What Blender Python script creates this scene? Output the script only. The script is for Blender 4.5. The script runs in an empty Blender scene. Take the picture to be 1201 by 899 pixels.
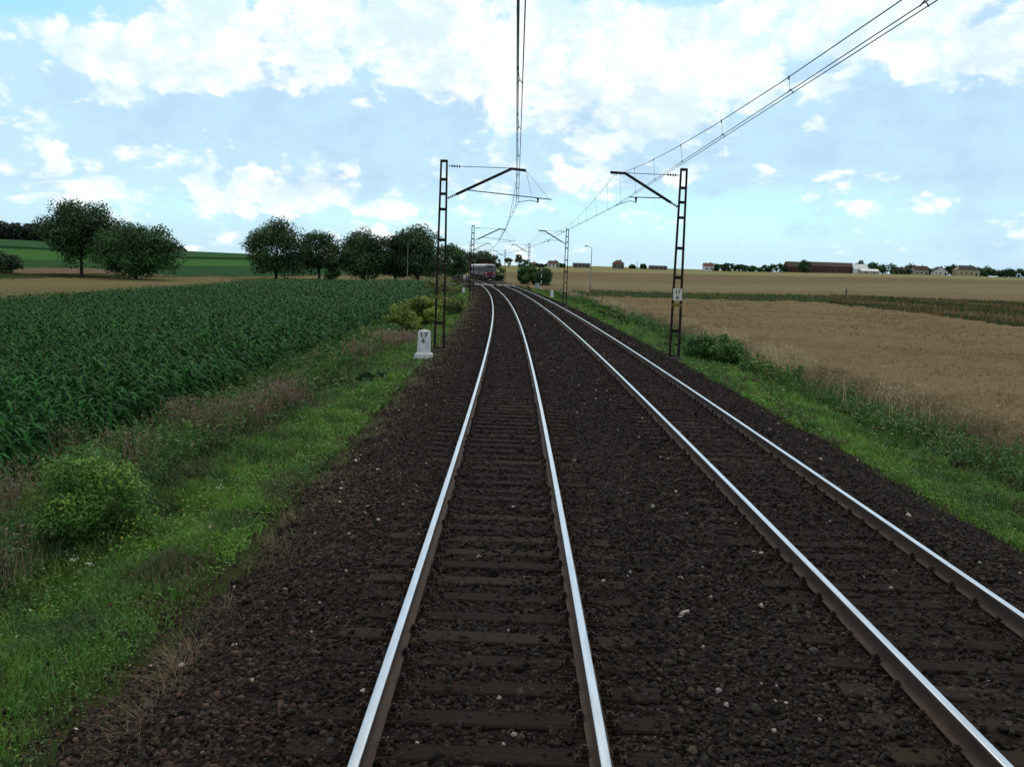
import bpy, bmesh, math, random
import numpy as np
from mathutils import Vector, Matrix
rng = np.random.default_rng(7)
random.seed(7)
S = bpy.context.scene
C = S.collection
# ------------------------------------------------------------------ camera
H = 2.935
PITCH, YAW, ROLL, F = .1146, -.0051, .035, 1167.0
_f = np.array([math.sin(YAW)*math.cos(PITCH), math.cos(YAW)*math.cos(PITCH), -math.sin(PITCH)])
_r0 = np.array([math.cos(YAW), -math.sin(YAW), 0.0]); _u0 = np.cross(_r0, _f)
_r = _r0*math.cos(ROLL)+_u0*math.sin(ROLL); _u = np.cross(_r, _f)
cd = bpy.data.cameras.new('camera'); cam = bpy.data.objects.new('camera', cd); C.objects.link(cam)
cam.matrix_world = Matrix(((_r[0], _u[0], -_f[0], 0), (_r[1], _u[1], -_f[1], 0), (_r[2], _u[2], -_f[2], H), (0, 0, 0, 1)))
cd.sensor_fit = 'HORIZONTAL'; cd.sensor_width = 36; cd.lens = 36*F/1201.0
cd.clip_start = .1; cd.clip_end = 9000
S.camera = cam
# ------------------------------------------------------------------ sky, sun, exposure
SUN_EL, SUN_AZ = math.radians(52), math.radians(8)
W = bpy.data.worlds.new("World"); S.world = W; W.use_nodes = True
W.cycles.sampling_method = 'MANUAL'; W.cycles.sample_map_resolution = 256
wn, wl = W.node_tree.nodes, W.node_tree.links
wn.clear()
def nd(t, tree=wn, **k):
    n = tree.new(t)
    for a, b in k.items(): setattr(n, a, b)
    return n
def math_(op, a, b=None, c=None, clamp=False):
    n = nd('ShaderNodeMath', operation=op); n.use_clamp = clamp
    for i, v in enumerate((a, b, c)):
        if v is None: continue
        if isinstance(v, (int, float)): n.inputs[i].default_value = v
        else: wl.new(v, n.inputs[i])
    return n.outputs[0]
def mixc(fac, a, b):
    n = nd('ShaderNodeMix', data_type='RGBA')
    for s_, v in ((n.inputs[0], fac), (n.inputs[6], a), (n.inputs[7], b)):
        if isinstance(v, (int, float)): s_.default_value = v
        elif isinstance(v, tuple): s_.default_value = (*v, 1)
        else: wl.new(v, s_)
    return n.outputs[2]
def build_sky():
    out = nd('ShaderNodeOutputWorld'); bg = nd('ShaderNodeBackground'); bg.inputs[1].default_value = .1
    wl.new(bg.outputs[0], out.inputs[0])
    sky = nd('ShaderNodeTexSky', sky_type='NISHITA'); sky.sun_disc = False
    sky.sun_elevation = SUN_EL; sky.sun_rotation = SUN_AZ; sky.air_density = 1.0; sky.dust_density = .6; sky.ozone_density = 1.2
    tc = nd('ShaderNodeTexCoord'); sp = nd('ShaderNodeSeparateXYZ'); wl.new(tc.outputs['Generated'], sp.inputs[0])
    x, y, z = sp.outputs
    az = math_('MULTIPLY', math_('ARCTAN2', x, y), 57.2958)            # degrees
    el = math_('MULTIPLY', math_('ARCSINE', z), 57.2958)
    elc = math_('MAXIMUM', el, 0.0)
    # cloud coordinates: flattening towards the horizon
    v = math_('MULTIPLY', math_('POWER', math_('MULTIPLY', elc, 1/24.0), .80), 2.1)
    cmb = nd('ShaderNodeCombineXYZ'); wl.new(math_('MULTIPLY', az, .055), cmb.inputs[0]); wl.new(v, cmb.inputs[1])
    cmb.inputs[2].default_value = 3.7
    def noise(scale, det, rough, off, dist=0.0, src=None):
        m = nd('ShaderNodeVectorMath', operation='ADD'); wl.new(src or cmb.outputs[0], m.inputs[0]); m.inputs[1].default_value = off
        n = nd('ShaderNodeTexNoise', noise_dimensions='2D'); wl.new(m.outputs[0], n.inputs['Vector'])
        n.inputs['Scale'].default_value = scale; n.inputs['Detail'].default_value = det
        n.inputs['Roughness'].default_value = rough; n.inputs['Distortion'].default_value = dist if dist > .4 else 0
        return n.outputs[0]
    def ell(a0, e0, ra, re):          # soft elliptical weight in sky directions
        d = math_('ADD', math_('POWER', math_('ABSOLUTE', math_('MULTIPLY', math_('SUBTRACT', az, a0), 1/ra)), 2.0),
                  math_('POWER', math_('ABSOLUTE', math_('MULTIPLY', math_('SUBTRACT', el, e0), 1/re)), 2.0))
        return math_('POWER', 2.718, math_('MULTIPLY', d, -1.0))
    def rng_(v, a, b, c=0.0, d=1.0):
        n = nd('ShaderNodeMapRange'); n.interpolation_type = 'SMOOTHSTEP'; wl.new(v, n.inputs[0])
        for i, q in enumerate((a, b, c, d)): n.inputs[i+1].default_value = q
        return n.outputs[0]
    big = noise(1.3, 3, .5, (0, 0, 0))
    det = noise(3.6, 8, .58, (5.3, 1.1, 0), .5)
    det2 = noise(11.0, 6, .60, (1.3, 7.7, 2), .2)
    # white cumulus: bias where the photograph shows the bright heaps
    def total(items):
        t = None
        for wgt, e in items:
            q = math_('MULTIPLY', ell(*e), wgt); t = q if t is None else math_('ADD', t, q)
        return t
    bias = total([(.30, (-19, 10.8, 6, 2.6)), (.36, (-7, 12.5, 8, 3.6)), (.30, (3, 9.5, 5, 3.5)), (.32, (9, 10.5, 6, 3.6)),
                  (.22, (22, 11.5, 5, 2.5)), (.24, (-24, 14.3, 5, .8)), (.12, (-12, 3.4, 9, 1.6)), (.16, (-26, 4.0, 4, .9)), (-.06, (6, 6.2, 8, 1.6)), (.14, (16, 13.6, 8, 2)),
                  (-.34, (-25.5, 12.6, 5.5, 1.0)), (-.42, (-20, 15.6, 9, .9)), (-.25, (8, 15.4, 4, .9)), (-.3, (-17, 7.4, 8, 1.5)), (-.18, (-5, 6.8, 5, 1.6)),
                  (-.3, (17, 7.8, 9, 2.0)), (-.15, (27, 9, 4, 2.5)), (-.1, (10, 1.5, 20, 1.6))])
    dens = math_('ADD', math_('ADD', math_('MULTIPLY', det, .75), math_('MULTIPLY', det2, .30)), math_('MULTIPLY', big, .35))
    # rounded heaps: cellular billows warped by the noise
    def billow(scale, off):
        m = nd('ShaderNodeVectorMath', operation='ADD'); wl.new(cmb.outputs[0], m.inputs[0]); m.inputs[1].default_value = off
        wv = nd('ShaderNodeVectorMath', operation='ADD'); nn = nd('ShaderNodeTexNoise', noise_dimensions='2D'); wl.new(m.outputs[0], nn.inputs['Vector']); nn.inputs['Scale'].default_value = scale*.8; nn.inputs['Detail'].default_value = 3
        sc_ = nd('ShaderNodeVectorMath', operation='SCALE'); wl.new(nn.outputs['Color'], sc_.inputs[0]); sc_.inputs['Scale'].default_value = .9/scale*1.6
        wl.new(m.outputs[0], wv.inputs[0]); wl.new(sc_.outputs[0], wv.inputs[1])
        vo = nd('ShaderNodeTexVoronoi'); vo.voronoi_dimensions = '2D'; vo.feature = 'F1'; vo.inputs['Scale'].default_value = scale
        vo.inputs['Detail'].default_value = 1.5; vo.inputs['Roughness'].default_value = .5; vo.inputs['Lacunarity'].default_value = 2.4; vo.normalize = True
        wl.new(wv.outputs[0], vo.inputs['Vector']); return vo.outputs['Distance']
    bil = billow(5.0, (1.7, 3.3, 0))
    dens = math_('ADD', math_('ADD', dens, bias), math_('MULTIPLY_ADD', bil, -.55, .27))
    white = rng_(dens, .82, .97)
    # grey-blue cloud bodies
    gb = total([(.15, (0, 5.0, 32, 3.6)), (.12, (24, 6, 9, 5)), (.34, (-17, 8.0, 12, 3.0)), (.22, (-3, 7.2, 8, 2.6)), (.42, (17, 8.4, 12, 3.2)), (.2, (27, 10, 6, 5)), (.15, (0, 11, 20, 4)),
                (-.3, (-25, 12.8, 6, 1.6)), (-.4, (-18, 15.6, 10, 1.2)), (-.3, (8, 15.4, 5, 1.0)), (-.16, (18, 4, 16, 1.6))])
    gden = math_('ADD', math_('ADD', math_('MULTIPLY', noise(2.4, 6, .58, (9.2, 4.1, 1)), .9), math_('MULTIPLY', det2, .12)), gb)
    grey = math_('MULTIPLY', rng_(gden, .54, .80), rng_(math_('ADD', math_('MULTIPLY', noise(5.5, 5, .6, (3.2, 1.4, 9), .3), .6), math_('MULTIPLY', det, .4)), .36, .58, 1.0, .38))
    top = rng_(el, 18.0, 36.0)
    skyc = mixc(1.0, sky.outputs[0], sky.outputs[0])
    tint = nd('ShaderNodeMix', data_type='RGBA', blend_type='MULTIPLY'); tint.inputs[0].default_value = 1
    wl.new(sky.outputs[0], tint.inputs[6]); tint.inputs[7].default_value = SKY_TINT
    # thin bright veil low down
    holes = total([(.75, (-25, 15.8, 9, 1.4)), (.6, (-27, 12.6, 5, 1.2)), (.7, (6, 15.9, 5, 1.1)), (.5, (-8, 15.9, 5, .7)), (.35, (15, 13.5, 3, 1.2)), (.3, (-16, 2.6, 12, 1.0)), (.4, (10, 3.2, 12, 1.6))])
    veil = math_('SUBTRACT', rng_(el, 0.0, 12, .95, .80), math_('MULTIPLY', holes, math_('MULTIPLY_ADD', big, .8, .5)), None, True)
    c = mixc(veil, tint.outputs[2], VEIL)
    c = mixc(math_('MULTIPLY', grey, .93), c, GREYC)
    puff = rng_(math_('ADD', math_('ADD', math_('MULTIPLY', det2, .40), math_('MULTIPLY', noise(3.1, 5, .6, (2.2, 8.3, 5), .3), .60)), math_('MULTIPLY_ADD', billow(8.0, (4.7, 1.3, 2)), -.45, .22)), .46, .72)
    c = mixc(math_('MULTIPLY', white, math_('MULTIPLY_ADD', puff, .60, .40)), c, WHITEC)
    # small scattered puffs and streaks in the lower sky
    lowb = rng_(el, 1.0, 3.5); small = rng_(noise(6.5, 6, .6, (4.4, 2.9, 8), .2), .64, .76)
    c = mixc(math_('MULTIPLY', math_('MULTIPLY', small, lowb), .62), c, WHITEC)
    # unseen overhead cloud tone, made warm and bright to offset cyan ground light
    c = mixc(math_('MULTIPLY', top, .92), c, OVERC)
    wl.new(c, bg.inputs[0])
SKY_TINT = (.85, 1.5, 1.75, 1)
VEIL = (6.1, 8.35, 9.9); GREYC = (5.3, 7.4, 9.5); WHITEC = (10.8, 11.3, 11.4); OVERC = (8.0, 7.4, 6.6)
build_sky()
sd = bpy.data.lights.new('sun', 'SUN'); sd.energy = 1.1; sd.angle = math.radians(14); sd.color = (1, .95, .86)
so = bpy.data.objects.new('sun', sd); C.objects.link(so)
sv = Vector((math.sin(SUN_AZ)*math.cos(SUN_EL), math.cos(SUN_AZ)*math.cos(SUN_EL), math.sin(SUN_EL)))
so.rotation_euler = sv.to_track_quat('Z', 'Y').to_euler(); so.location = (0, 0, 60)
S.view_settings.view_transform = 'Standard'; S.view_settings.look = 'None'
S.view_settings.exposure = 0.0; S.view_settings.gamma = 1.0; S.view_settings.use_curve_mapping = False
S.render.engine = 'CYCLES'
S.cycles.max_bounces = 4; S.cycles.diffuse_bounces = 2; S.cycles.glossy_bounces = 2; S.cycles.transparent_max_bounces = 4

# ------------------------------------------------------------------ geometry of the place
X0, R = -.128, 2492.0                      # left track centre at the camera; radius of the long curve
CP = np.array([0, 0, H])
def ray(px, py): return _f+_r*(px-600.5)/F+_u*(449.5-py)/F
def at_dist(px, py, Y):
    d = ray(px, py); return CP+d*Y/d[1]
def on_plane(px, py, z):
    d = ray(px, py); return CP+d*((z-H)/d[2])
def tr(s, lat, z=0.0):
    a = s/R; return np.array([X0-R+(R+lat)*math.cos(a), (R+lat)*math.sin(a), z])
def trv(s, lat, z):
    a = s/R; return np.stack([X0-R+(R+lat)*np.cos(a), (R+lat)*np.sin(a), z+0*a], -1)
def inv(X, Y):
    dx = X-(X0-R); return R*np.arctan2(Y, dx), np.hypot(dx, Y)-R
def nz(x, y):   # cheap smooth noise -1..1
    return (np.sin(x*1.7+y*.9+1)*np.sin(y*1.3-x*.6)+.6*np.sin(x*3.9-y*2.1+2)*np.sin(y*4.3+x*1.1)+.4*np.sin(x*8.1+y*5.2)*np.sin(y*9.3-x*4.1+.7))/1.5
def sstep(a, b, x):
    t = np.clip((x-a)/(b-a), 0, 1); return t*t*(3-2*t)
# skyline of the land: (pixel x, pixel y) of the photograph turned into azimuth / tangent of elevation
SKY = [(-500, 268), (-250, 270), (0, 279), (55, 282), (145, 288), (215, 294), (290, 297.5), (400, 304), (520, 309), (600, 311.2), (700, 312), (800, 315.2), (900, 318.3), (1000, 320.5), (1100, 322.5), (1201, 325.5), (1400, 333), (1700, 348)]
_az, _el = [], []
for a, b in SKY:
    d = ray(a, b); _az.append(math.atan2(d[0], d[1])); _el.append(d[2]/math.hypot(d[0], d[1]))
def zfun(X, Y):
    X = np.asarray(X, float); Y = np.asarray(Y, float)
    s, l = inv(X, Y)
    r = np.hypot(X, Y)+1e-6
    zl = np.interp(l, [-200, -60, -34, -8, -5, -3.6, -2.7, -1.5, 5.5, 6.7, 7.6, 9.5, 12, 60, 300],
                   [-2.5, -2.3, -1.75, -1.0, -.86, -.7, -.6, -.55, -.55, -.6, -.72, -.9, -.95, -.95, -.95])
    # little humps on the verges and beyond
    amp = sstep(-2.8, -4.5, l)+sstep(6.9, 8.5, l)
    zl = zl+amp*(.05*np.sin(X*1.3+Y*.7)*np.sin(Y*.9-X*.4)+.03*np.sin(X*3.1+1)*np.sin(Y*2.3))
    azm = np.arctan2(X, Y)
    er = np.interp(azm, _az, _el)
    left = azm < -.02
    r0 = np.interp(azm, [-.12, .12], [215., 190.]); Rr = np.interp(azm, [-.5, -.1, .1, .5], [640., 700., 820., 800.])
    e0 = (np.minimum(zl, -.6)-H)/r0
    t = np.clip(np.log(r/r0)/np.log(Rr/r0), 0, 1)
    e = e0+(er-e0)*t**.9
    zz = H+e*r
    far = np.where(r > r0, zz, zl)
    zr = H+er*Rr
    beyond = zr+(r-Rr)*(-.004)
    far = np.where(r > Rr, beyond, far)
    # keep the railway itself level through the rising land
    k = sstep(9, 40, np.abs(l-2))
    far = np.where(r > r0, np.minimum(far, zl)*(1-k)+far*k, far)
    return np.where(Y > 0, far, zl)
def zg(X, Y): return float(zfun(X, Y))
def hit(px, py, dz=0.0, rmax=1500):
    d = ray(px, py); t = np.geomspace(3, rmax, 4000)/math.hypot(d[0], d[1])
    P = CP[None]+d[None]*t[:, None]
    g = zfun(P[:, 0], P[:, 1])+dz
    i = np.argmax(P[:, 2] < g)
    return P[i] if P[i, 2] < g[i] else P[-1]
def band(tab, dz=0.0):
    az, rr = [], []
    for a, b in tab:
        p = hit(a, b, dz); az.append(math.atan2(p[0], p[1])); rr.append(math.hypot(p[0], p[1]))
    return np.array(az), np.array(rr)
def bandf(tab, dz=0.0):
    az, rr = band(tab, dz); return lambda q: np.interp(q, az, rr)
L_yellow = bandf([(-400, 332), (0, 327), (100, 326), (200, 325), (290, 324.8), (400, 323.2), (520, 322.5)])
L_weeds = bandf([(-400, 325), (0, 321), (120, 320.5), (205, 324.5), (290, 324.4), (400, 322.8), (520, 322)])
L_brown = bandf([(-400, 317), (0, 314), (110, 315), (205, 324), (300, 324), (400, 322.4), (520, 321.5)])
L_crop = bandf([(-400, 304), (0, 303.5), (205, 311.5), (300, 312.5), (400, 314), (520, 315)])
L_bright = bandf([(-400, 289), (0, 291), (205, 303), (300, 305), (400, 309), (520, 313)])
L_line = bandf([(-400, 284), (0, 288), (205, 300.5), (300, 302.5), (400, 307), (520, 312)])
R_near = bandf([(600, 342), (640, 342), (670, 345), (750, 347.5), (960, 353), (1201, 383), (1400, 405)], .7)
R_verge = bandf([(600, 340), (640, 340), (670, 342), (750, 345.5), (870, 347.5), (960, 348.5), (1201, 357), (1400, 366)])
R_b1 = bandf([(600, 330), (700, 338), (850, 342), (1000, 341), (1201, 345), (1400, 350)])
R_b2 = bandf([(600, 326), (700, 330), (850, 334), (1000, 332), (1201, 333), (1400, 338)])
R_b3 = bandf([(600, 319), (700, 319), (850, 322), (1000, 324.5), (1201, 329), (1400, 335)])

# ------------------------------------------------------------------ material helpers
MATS = {}
def mat(name, col, rough=.8, metal=0.0, spec=.12, noise=None, bump=None, attr=False, transl=0.0, emis=None):
    m = bpy.data.materials.new(name); m.use_nodes = True; T = m.node_tree; N, L = T.nodes, T.links
    b = N['Principled BSDF']; b.inputs['Roughness'].default_value = rough; b.inputs['Metallic'].default_value = metal
    b.inputs['Specular IOR Level'].default_value = spec
    b.inputs['Base Color'].default_value = (*col, 1)
    src = None
    if attr:
        a = N.new('ShaderNodeAttribute'); a.attribute_name = 'Col'; src = a.outputs['Color']
    tc = N.new('ShaderNodeTexCoord')
    if noise:      # list of (scale, colour, lo, hi, strength, (sx,sy,sz))
        for sc, c2, lo, hi, st, stretch in noise:
            mp = N.new('ShaderNodeMapping'); mp.inputs['Scale'].default_value = stretch; L.new(tc.outputs['Object'], mp.inputs[0])
            n = N.new('ShaderNodeTexNoise'); n.inputs['Scale'].default_value = sc; n.inputs['Detail'].default_value = 6; n.inputs['Roughness'].default_value = .6
            L.new(mp.outputs[0], n.inputs['Vector'])
            r_ = N.new('ShaderNodeMapRange'); r_.inputs[1].default_value = lo; r_.inputs[2].default_value = hi; r_.inputs[4].default_value = st
            L.new(n.outputs[0], r_.inputs[0])
            mx = N.new('ShaderNodeMix'); mx.data_type = 'RGBA'; L.new(r_.outputs[0], mx.inputs[0])
            if src is None: mx.inputs[6].default_value = (*col, 1)
            else: L.new(src, mx.inputs[6])
            mx.inputs[7].default_value = (*c2, 1); src = mx.outputs[2]
    if src is not None: L.new(src, b.inputs['Base Color'])
    if bump:
        prev = None
        for kind, sc, st, dist in bump:
            if kind == 'v':
                n = N.new('ShaderNodeTexVoronoi'); n.inputs['Scale'].default_value = sc; o = n.outputs['Distance']
            else:
                n = N.new('ShaderNodeTexNoise'); n.inputs['Scale'].default_value = sc; n.inputs['Detail'].default_value = 5; o = n.outputs[0]
            L.new(tc.outputs['Object'], n.inputs['Vector'])
            bp = N.new('ShaderNodeBump'); bp.inputs['Strength'].default_value = st; bp.inputs['Distance'].default_value = dist
            if kind == 'v': bp.invert = True
            L.new(o, bp.inputs['Height'])
            if prev: L.new(prev, bp.inputs['Normal'])
            prev = bp.outputs[0]
        L.new(prev, b.inputs['Normal'])
    if transl:
        t = N.new('ShaderNodeBsdfTranslucent'); ms = N.new('ShaderNodeMixShader'); ms.inputs[0].default_value = transl
        if src is not None: L.new(src, t.inputs[0])
        else: t.inputs[0].default_value = (*col, 1)
        L.new(b.outputs[0], ms.inputs[1]); L.new(t.outputs[0], ms.inputs[2]); L.new(ms.outputs[0], N['Material Output'].inputs[0])
    MATS[name] = m; return m
I3 = (1, 1, 1)
mat('verge_soil', (.026, .042, .014), rough=1.0, spec=0.0, noise=[(1.2, (.04, .045, .018), .4, .65, 1, I3), (14, (.02, .028, .012), .45, .7, .8, I3), (.6, (.06, .05, .03), .62, .7, .7, I3)], bump=[('n', 18, .8, .05)])
mat('corn_soil', (.014, .03, .014), rough=1.0, spec=0.0, noise=[(3, (.02, .04, .016), .4, .6, 1, I3)])
mat('wheat_soil', (.16, .12, .075), rough=1.0, spec=0.0, noise=[(2, (.12, .09, .06), .4, .6, 1, I3)], bump=[('n', 20, .6, .05)])
mat('yellow_field', (.185, .16, .085), rough=1.0, spec=0.0, noise=[(.05, (.145, .135, .07), .4, .6, 1, (1, .2, 1)), (2.5, (.13, .12, .06), .45, .7, .8, I3)], bump=[('n', 5, 1, .3)])
mat('far_weeds', (.035, .055, .022), rough=1.0, spec=0.0, noise=[(.2, (.08, .08, .035), .45, .65, 1, I3), (2, (.02, .035, .015), .45, .65, .8, I3)], bump=[('n', 1.5, 1, .4)])
mat('brown_strip', (.17, .125, .085), rough=1.0, spec=0.0, noise=[(1.2, (.12, .09, .06), .4, .6, 1, I3)])
mat('far_crop', (.030, .078, .032), rough=1.0, spec=0.0, noise=[(.9, (.04, .10, .045), .4, .6, 1, (1, .35, 1)), (.1, (.03, .06, .03), .4, .6, .7, I3)], bump=[('n', 1.2, 1, .5)])
mat('far_bright', (.045, .125, .035), rough=1.0, spec=0.0, noise=[(.12, (.06, .14, .045), .4, .6, 1, (.3, 1, 1)), (1.2, (.03, .095, .03), .45, .6, .6, I3)])
mat('far_hedge', (.012, .035, .016), rough=1.0, spec=0.0, noise=[(.5, (.02, .05, .02), .4, .6, 1, I3)], bump=[('n', .8, 1, .5)])
mat('far_green', (.036, .088, .04), rough=1.0, spec=0.0, noise=[(.1, (.045, .105, .045), .4, .6, 1, (.3, 1, 1))])
mat('field_brown', (.172, .138, .086), rough=1.0, spec=0.0, noise=[(.035, (.15, .126, .078), .4, .6, 1, (.4, 1, 1)), (.9, (.14, .105, .07), .45, .7, .7, (.3, 1, 1))])
mat('field_tan', (.185, .165, .10), rough=1.0, spec=0.0, noise=[(.03, (.16, .148, .09), .4, .6, 1, (.3, 1, 1)), (.7, (.16, .135, .075), .45, .7, .6, (.3, 1, 1))])
mat('field_straw', (.215, .205, .115), rough=1.0, spec=0.0, noise=[(.02, (.20, .2, .095), .4, .6, 1, (.3, 1, 1))])
mat('track_soil', (.02, .016, .013), rough=1.0, spec=0.0)
GM = ['verge_soil', 'corn_soil', 'wheat_soil', 'yellow_field', 'far_weeds', 'brown_strip', 'far_crop', 'far_bright', 'far_hedge', 'far_green', 'field_brown', 'field_tan', 'field_straw', 'track_soil']

def tag(o, label=None, cat=None, group=None, kind=None):
    if label: o['label'] = label
    if cat: o['category'] = cat
    if group: o['group'] = group
    if kind: o['kind'] = kind
    return o
def link(o, parent=None):
    C.objects.link(o)
    if parent: o.parent = parent
    return o
def npmesh(name, V, Fs, mats, mi=None, col=None, parent=None, smooth=False):
    """V (n,3); Fs list of int arrays (k, m) of m-gons; col (n,3) per vertex"""
    me = bpy.data.meshes.new(name); V = np.asarray(V, np.float32)
    me.vertices.add(len(V)); me.vertices.foreach_set('co', V.ravel())
    tot = [np.full(len(f), f.shape[1], np.int32) for f in Fs if len(f)]
    idx = np.concatenate([np.asarray(f, np.int32).ravel() for f in Fs if len(f)])
    tot = np.concatenate(tot); st = np.concatenate([[0], np.cumsum(tot)[:-1]]).astype(np.int32)
    me.loops.add(len(idx)); me.loops.foreach_set('vertex_index', idx)
    me.polygons.add(len(tot)); me.polygons.foreach_set('loop_start', st); me.polygons.foreach_set('loop_total', tot)
    if mi is not None: me.polygons.foreach_set('material_index', np.asarray(mi, np.int32))
    me.polygons.foreach_set('use_smooth', np.full(len(tot), bool(smooth)))
    for m in mats: me.materials.append(MATS[m])
    if col is not None:
        a = me.color_attributes.new('Col', 'FLOAT_COLOR', 'POINT')
        c4 = np.ones((len(V), 4), np.float32); c4[:, :3] = col; a.data.foreach_set('color', c4.ravel())
    me.update(calc_edges=True); me.validate()
    return link(bpy.data.objects.new(name, me), parent)

class MB:
    """collects boxes, bars and tubes, links them as one mesh"""
    def __init__(s): s.v = []; s.f = []
    def add(s, vs, fs):
        o = len(s.v); s.v += [tuple(map(float, p)) for p in vs]; s.f += [tuple(o+i for i in q) for q in fs]; return s
    def box(s, x0, x1, y0, y1, z0, z1):
        return s.add([(x0, y0, z0), (x1, y0, z0), (x1, y1, z0), (x0, y1, z0), (x0, y0, z1), (x1, y0, z1), (x1, y1, z1), (x0, y1, z1)],
                     [(0, 3, 2, 1), (4, 5, 6, 7), (0, 1, 5, 4), (1, 2, 6, 5), (2, 3, 7, 6), (3, 0, 4, 7)])
    def frus(s, a, b, z0, z1, cx=0, cy=0, ax=None, bx=None, tx=0, ty=0):
        """frustum: half sizes a=(hx,hy) at z0, b at z1; top centre shifted by tx,ty"""
        v = [(cx+sx*a[0], cy+sy*a[1], z0) for sx, sy in ((-1, -1), (1, -1), (1, 1), (-1, 1))]+[(cx+tx+sx*b[0], cy+ty+sy*b[1], z1) for sx, sy in ((-1, -1), (1, -1), (1, 1), (-1, 1))]
        return s.add(v, [(0, 3, 2, 1), (4, 5, 6, 7), (0, 1, 5, 4), (1, 2, 6, 5), (2, 3, 7, 6), (3, 0, 4, 7)])
    def tube(s, pts, r, n=6, cap=True):
        pts = [Vector(p) for p in pts]; rs = [float(q) for q in r] if isinstance(r, (list, tuple)) else [float(r)]*len(pts)
        o = len(s.v); up = None
        for i, p in enumerate(pts):
            d = (pts[min(i+1, len(pts)-1)]-pts[max(i-1, 0)]).normalized()
            a = Vector((0, 0, 1)) if abs(d.z) < .9 else Vector((1, 0, 0))
            u_ = d.cross(a).normalized(); w_ = u_.cross(d)
            for k in range(n):
                t = 2*math.pi*k/n; s.v.append(tuple(p+rs[i]*(math.cos(t)*u_+math.sin(t)*w_)))
        for i in range(len(pts)-1):
            for k in range(n):
                k2 = (k+1) % n; s.f.append((o+i*n+k, o+i*n+k2, o+(i+1)*n+k2, o+(i+1)*n+k))
        if cap:
            s.f.append(tuple(o+k for k in range(n))[::-1]); s.f.append(tuple(o+(len(pts)-1)*n+k for k in range(n)))
        return s
    def build(s, name, m, parent=None, smooth=False):
        me = bpy.data.meshes.new(name); me.from_pydata(s.v, [], s.f); me.materials.append(MATS[m])
        if smooth: me.polygons.foreach_set('use_smooth', [True]*len(me.polygons))
        me.update(); return link(bpy.data.objects.new(name, me), parent)
def empty(name, loc, rz=0, label=None, cat=None, group=None):
    o = bpy.data.objects.new(name, None); C.objects.link(o); o.location = tuple(map(float, loc)); o.rotation_euler = (0, 0, rz)
    o.empty_display_size = .2
    return tag(o, label, cat, group)
def copy_tree(o, parent=None):
    c = o.copy(); C.objects.link(c); c.parent = parent
    for ch in [q for q in o.children]: copy_tree(ch, c)
    return c
def text_part(name, txt, size, m, parent, loc, rot, depth=.004):
    cu = bpy.data.curves.new(name, 'FONT'); cu.body = txt; cu.size = size; cu.extrude = depth; cu.align_x = 'CENTER'; cu.align_y = 'CENTER'; cu.offset = size*.02
    o = bpy.data.objects.new(name, cu); C.objects.link(o)
    dg = bpy.context.evaluated_depsgraph_get(); me = bpy.data.meshes.new_from_object(o.evaluated_get(dg))
    C.objects.unlink(o); bpy.data.objects.remove(o)
    me.materials.clear(); me.materials.append(MATS[m]); me.name = name
    t = link(bpy.data.objects.new(name, me), parent); t.location = loc; t.rotation_euler = rot
    return t

# ------------------------------------------------------------------ THE GROUND: one polar sheet out to the horizon
def build_ground():
    rr = [1.0]
    while rr[-1] < 5000:
        g = .012 if rr[-1] < 900 else .06
        rr.append(rr[-1]*(1+g))
    rr = np.array(rr)
    fine = np.arange(-44, 44.01, .3); coarse = np.arange(47, 316, 3.0)
    az = np.radians(np.concatenate([fine, coarse])); n = len(az); m = len(rr)
    A, Rr = np.meshgrid(az, rr)
    X = Rr*np.sin(A); Y = Rr*np.cos(A); Z = zfun(X, Y)
    V = np.stack([X, Y, Z], -1).reshape(-1, 3); V = np.vstack([V, [[0, 0, zg(0, 0)]]])
    i, j = np.meshgrid(np.arange(m-1), np.arange(n), indexing='ij'); j2 = (j+1) % n
    Fq = np.stack([i*n+j, (i+1)*n+j, (i+1)*n+j2, i*n+j2], -1).reshape(-1, 4)
    ctr = V[Fq].mean(1)
    x, y = ctr[:, 0], ctr[:, 1]; s, l = inv(x, y); r = np.hypot(x, y); a = np.arctan2(x, y)
    c = np.zeros(len(Fq), int)
    front = y > 0
    L = l < -7.2
    c[L] = 1
    c[L & ((l < -34-.03*np.clip(s, 0, 200)) | (s > 172))] = 3
    yl = L & front
    c[yl & (r > L_yellow(a))] = 4; c[yl & (r > L_weeds(a))] = 5; c[yl & (r > L_brown(a))] = 6; c[yl & (r > L_crop(a))] = 7
    c[yl & (r > L_bright(a))] = 8; c[yl & (r > L_line(a))] = 9
    Rm = l > 11.0
    c[Rm] = 2
    c[Rm & front & (r > R_near(a))] = 4
    rf = Rm & front & (r > R_verge(a))
    c[rf] = 10; c[rf & (r > R_b1(a))] = 11; c[rf & (r > R_b2(a))] = 10; c[rf & (r > R_b3(a))] = 12
    c[(l > -2.6) & (l < 6.6)] = 13
    # triangles round the foot of the camera
    Ft = np.stack([np.full(n, m*n), np.arange(n), (np.arange(n)+1) % n], -1)
    npmesh('ground', V, [Fq, Ft], GM, np.concatenate([c, np.full(n, 13)]), smooth=True)['kind'] = 'structure'
build_ground()

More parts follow.
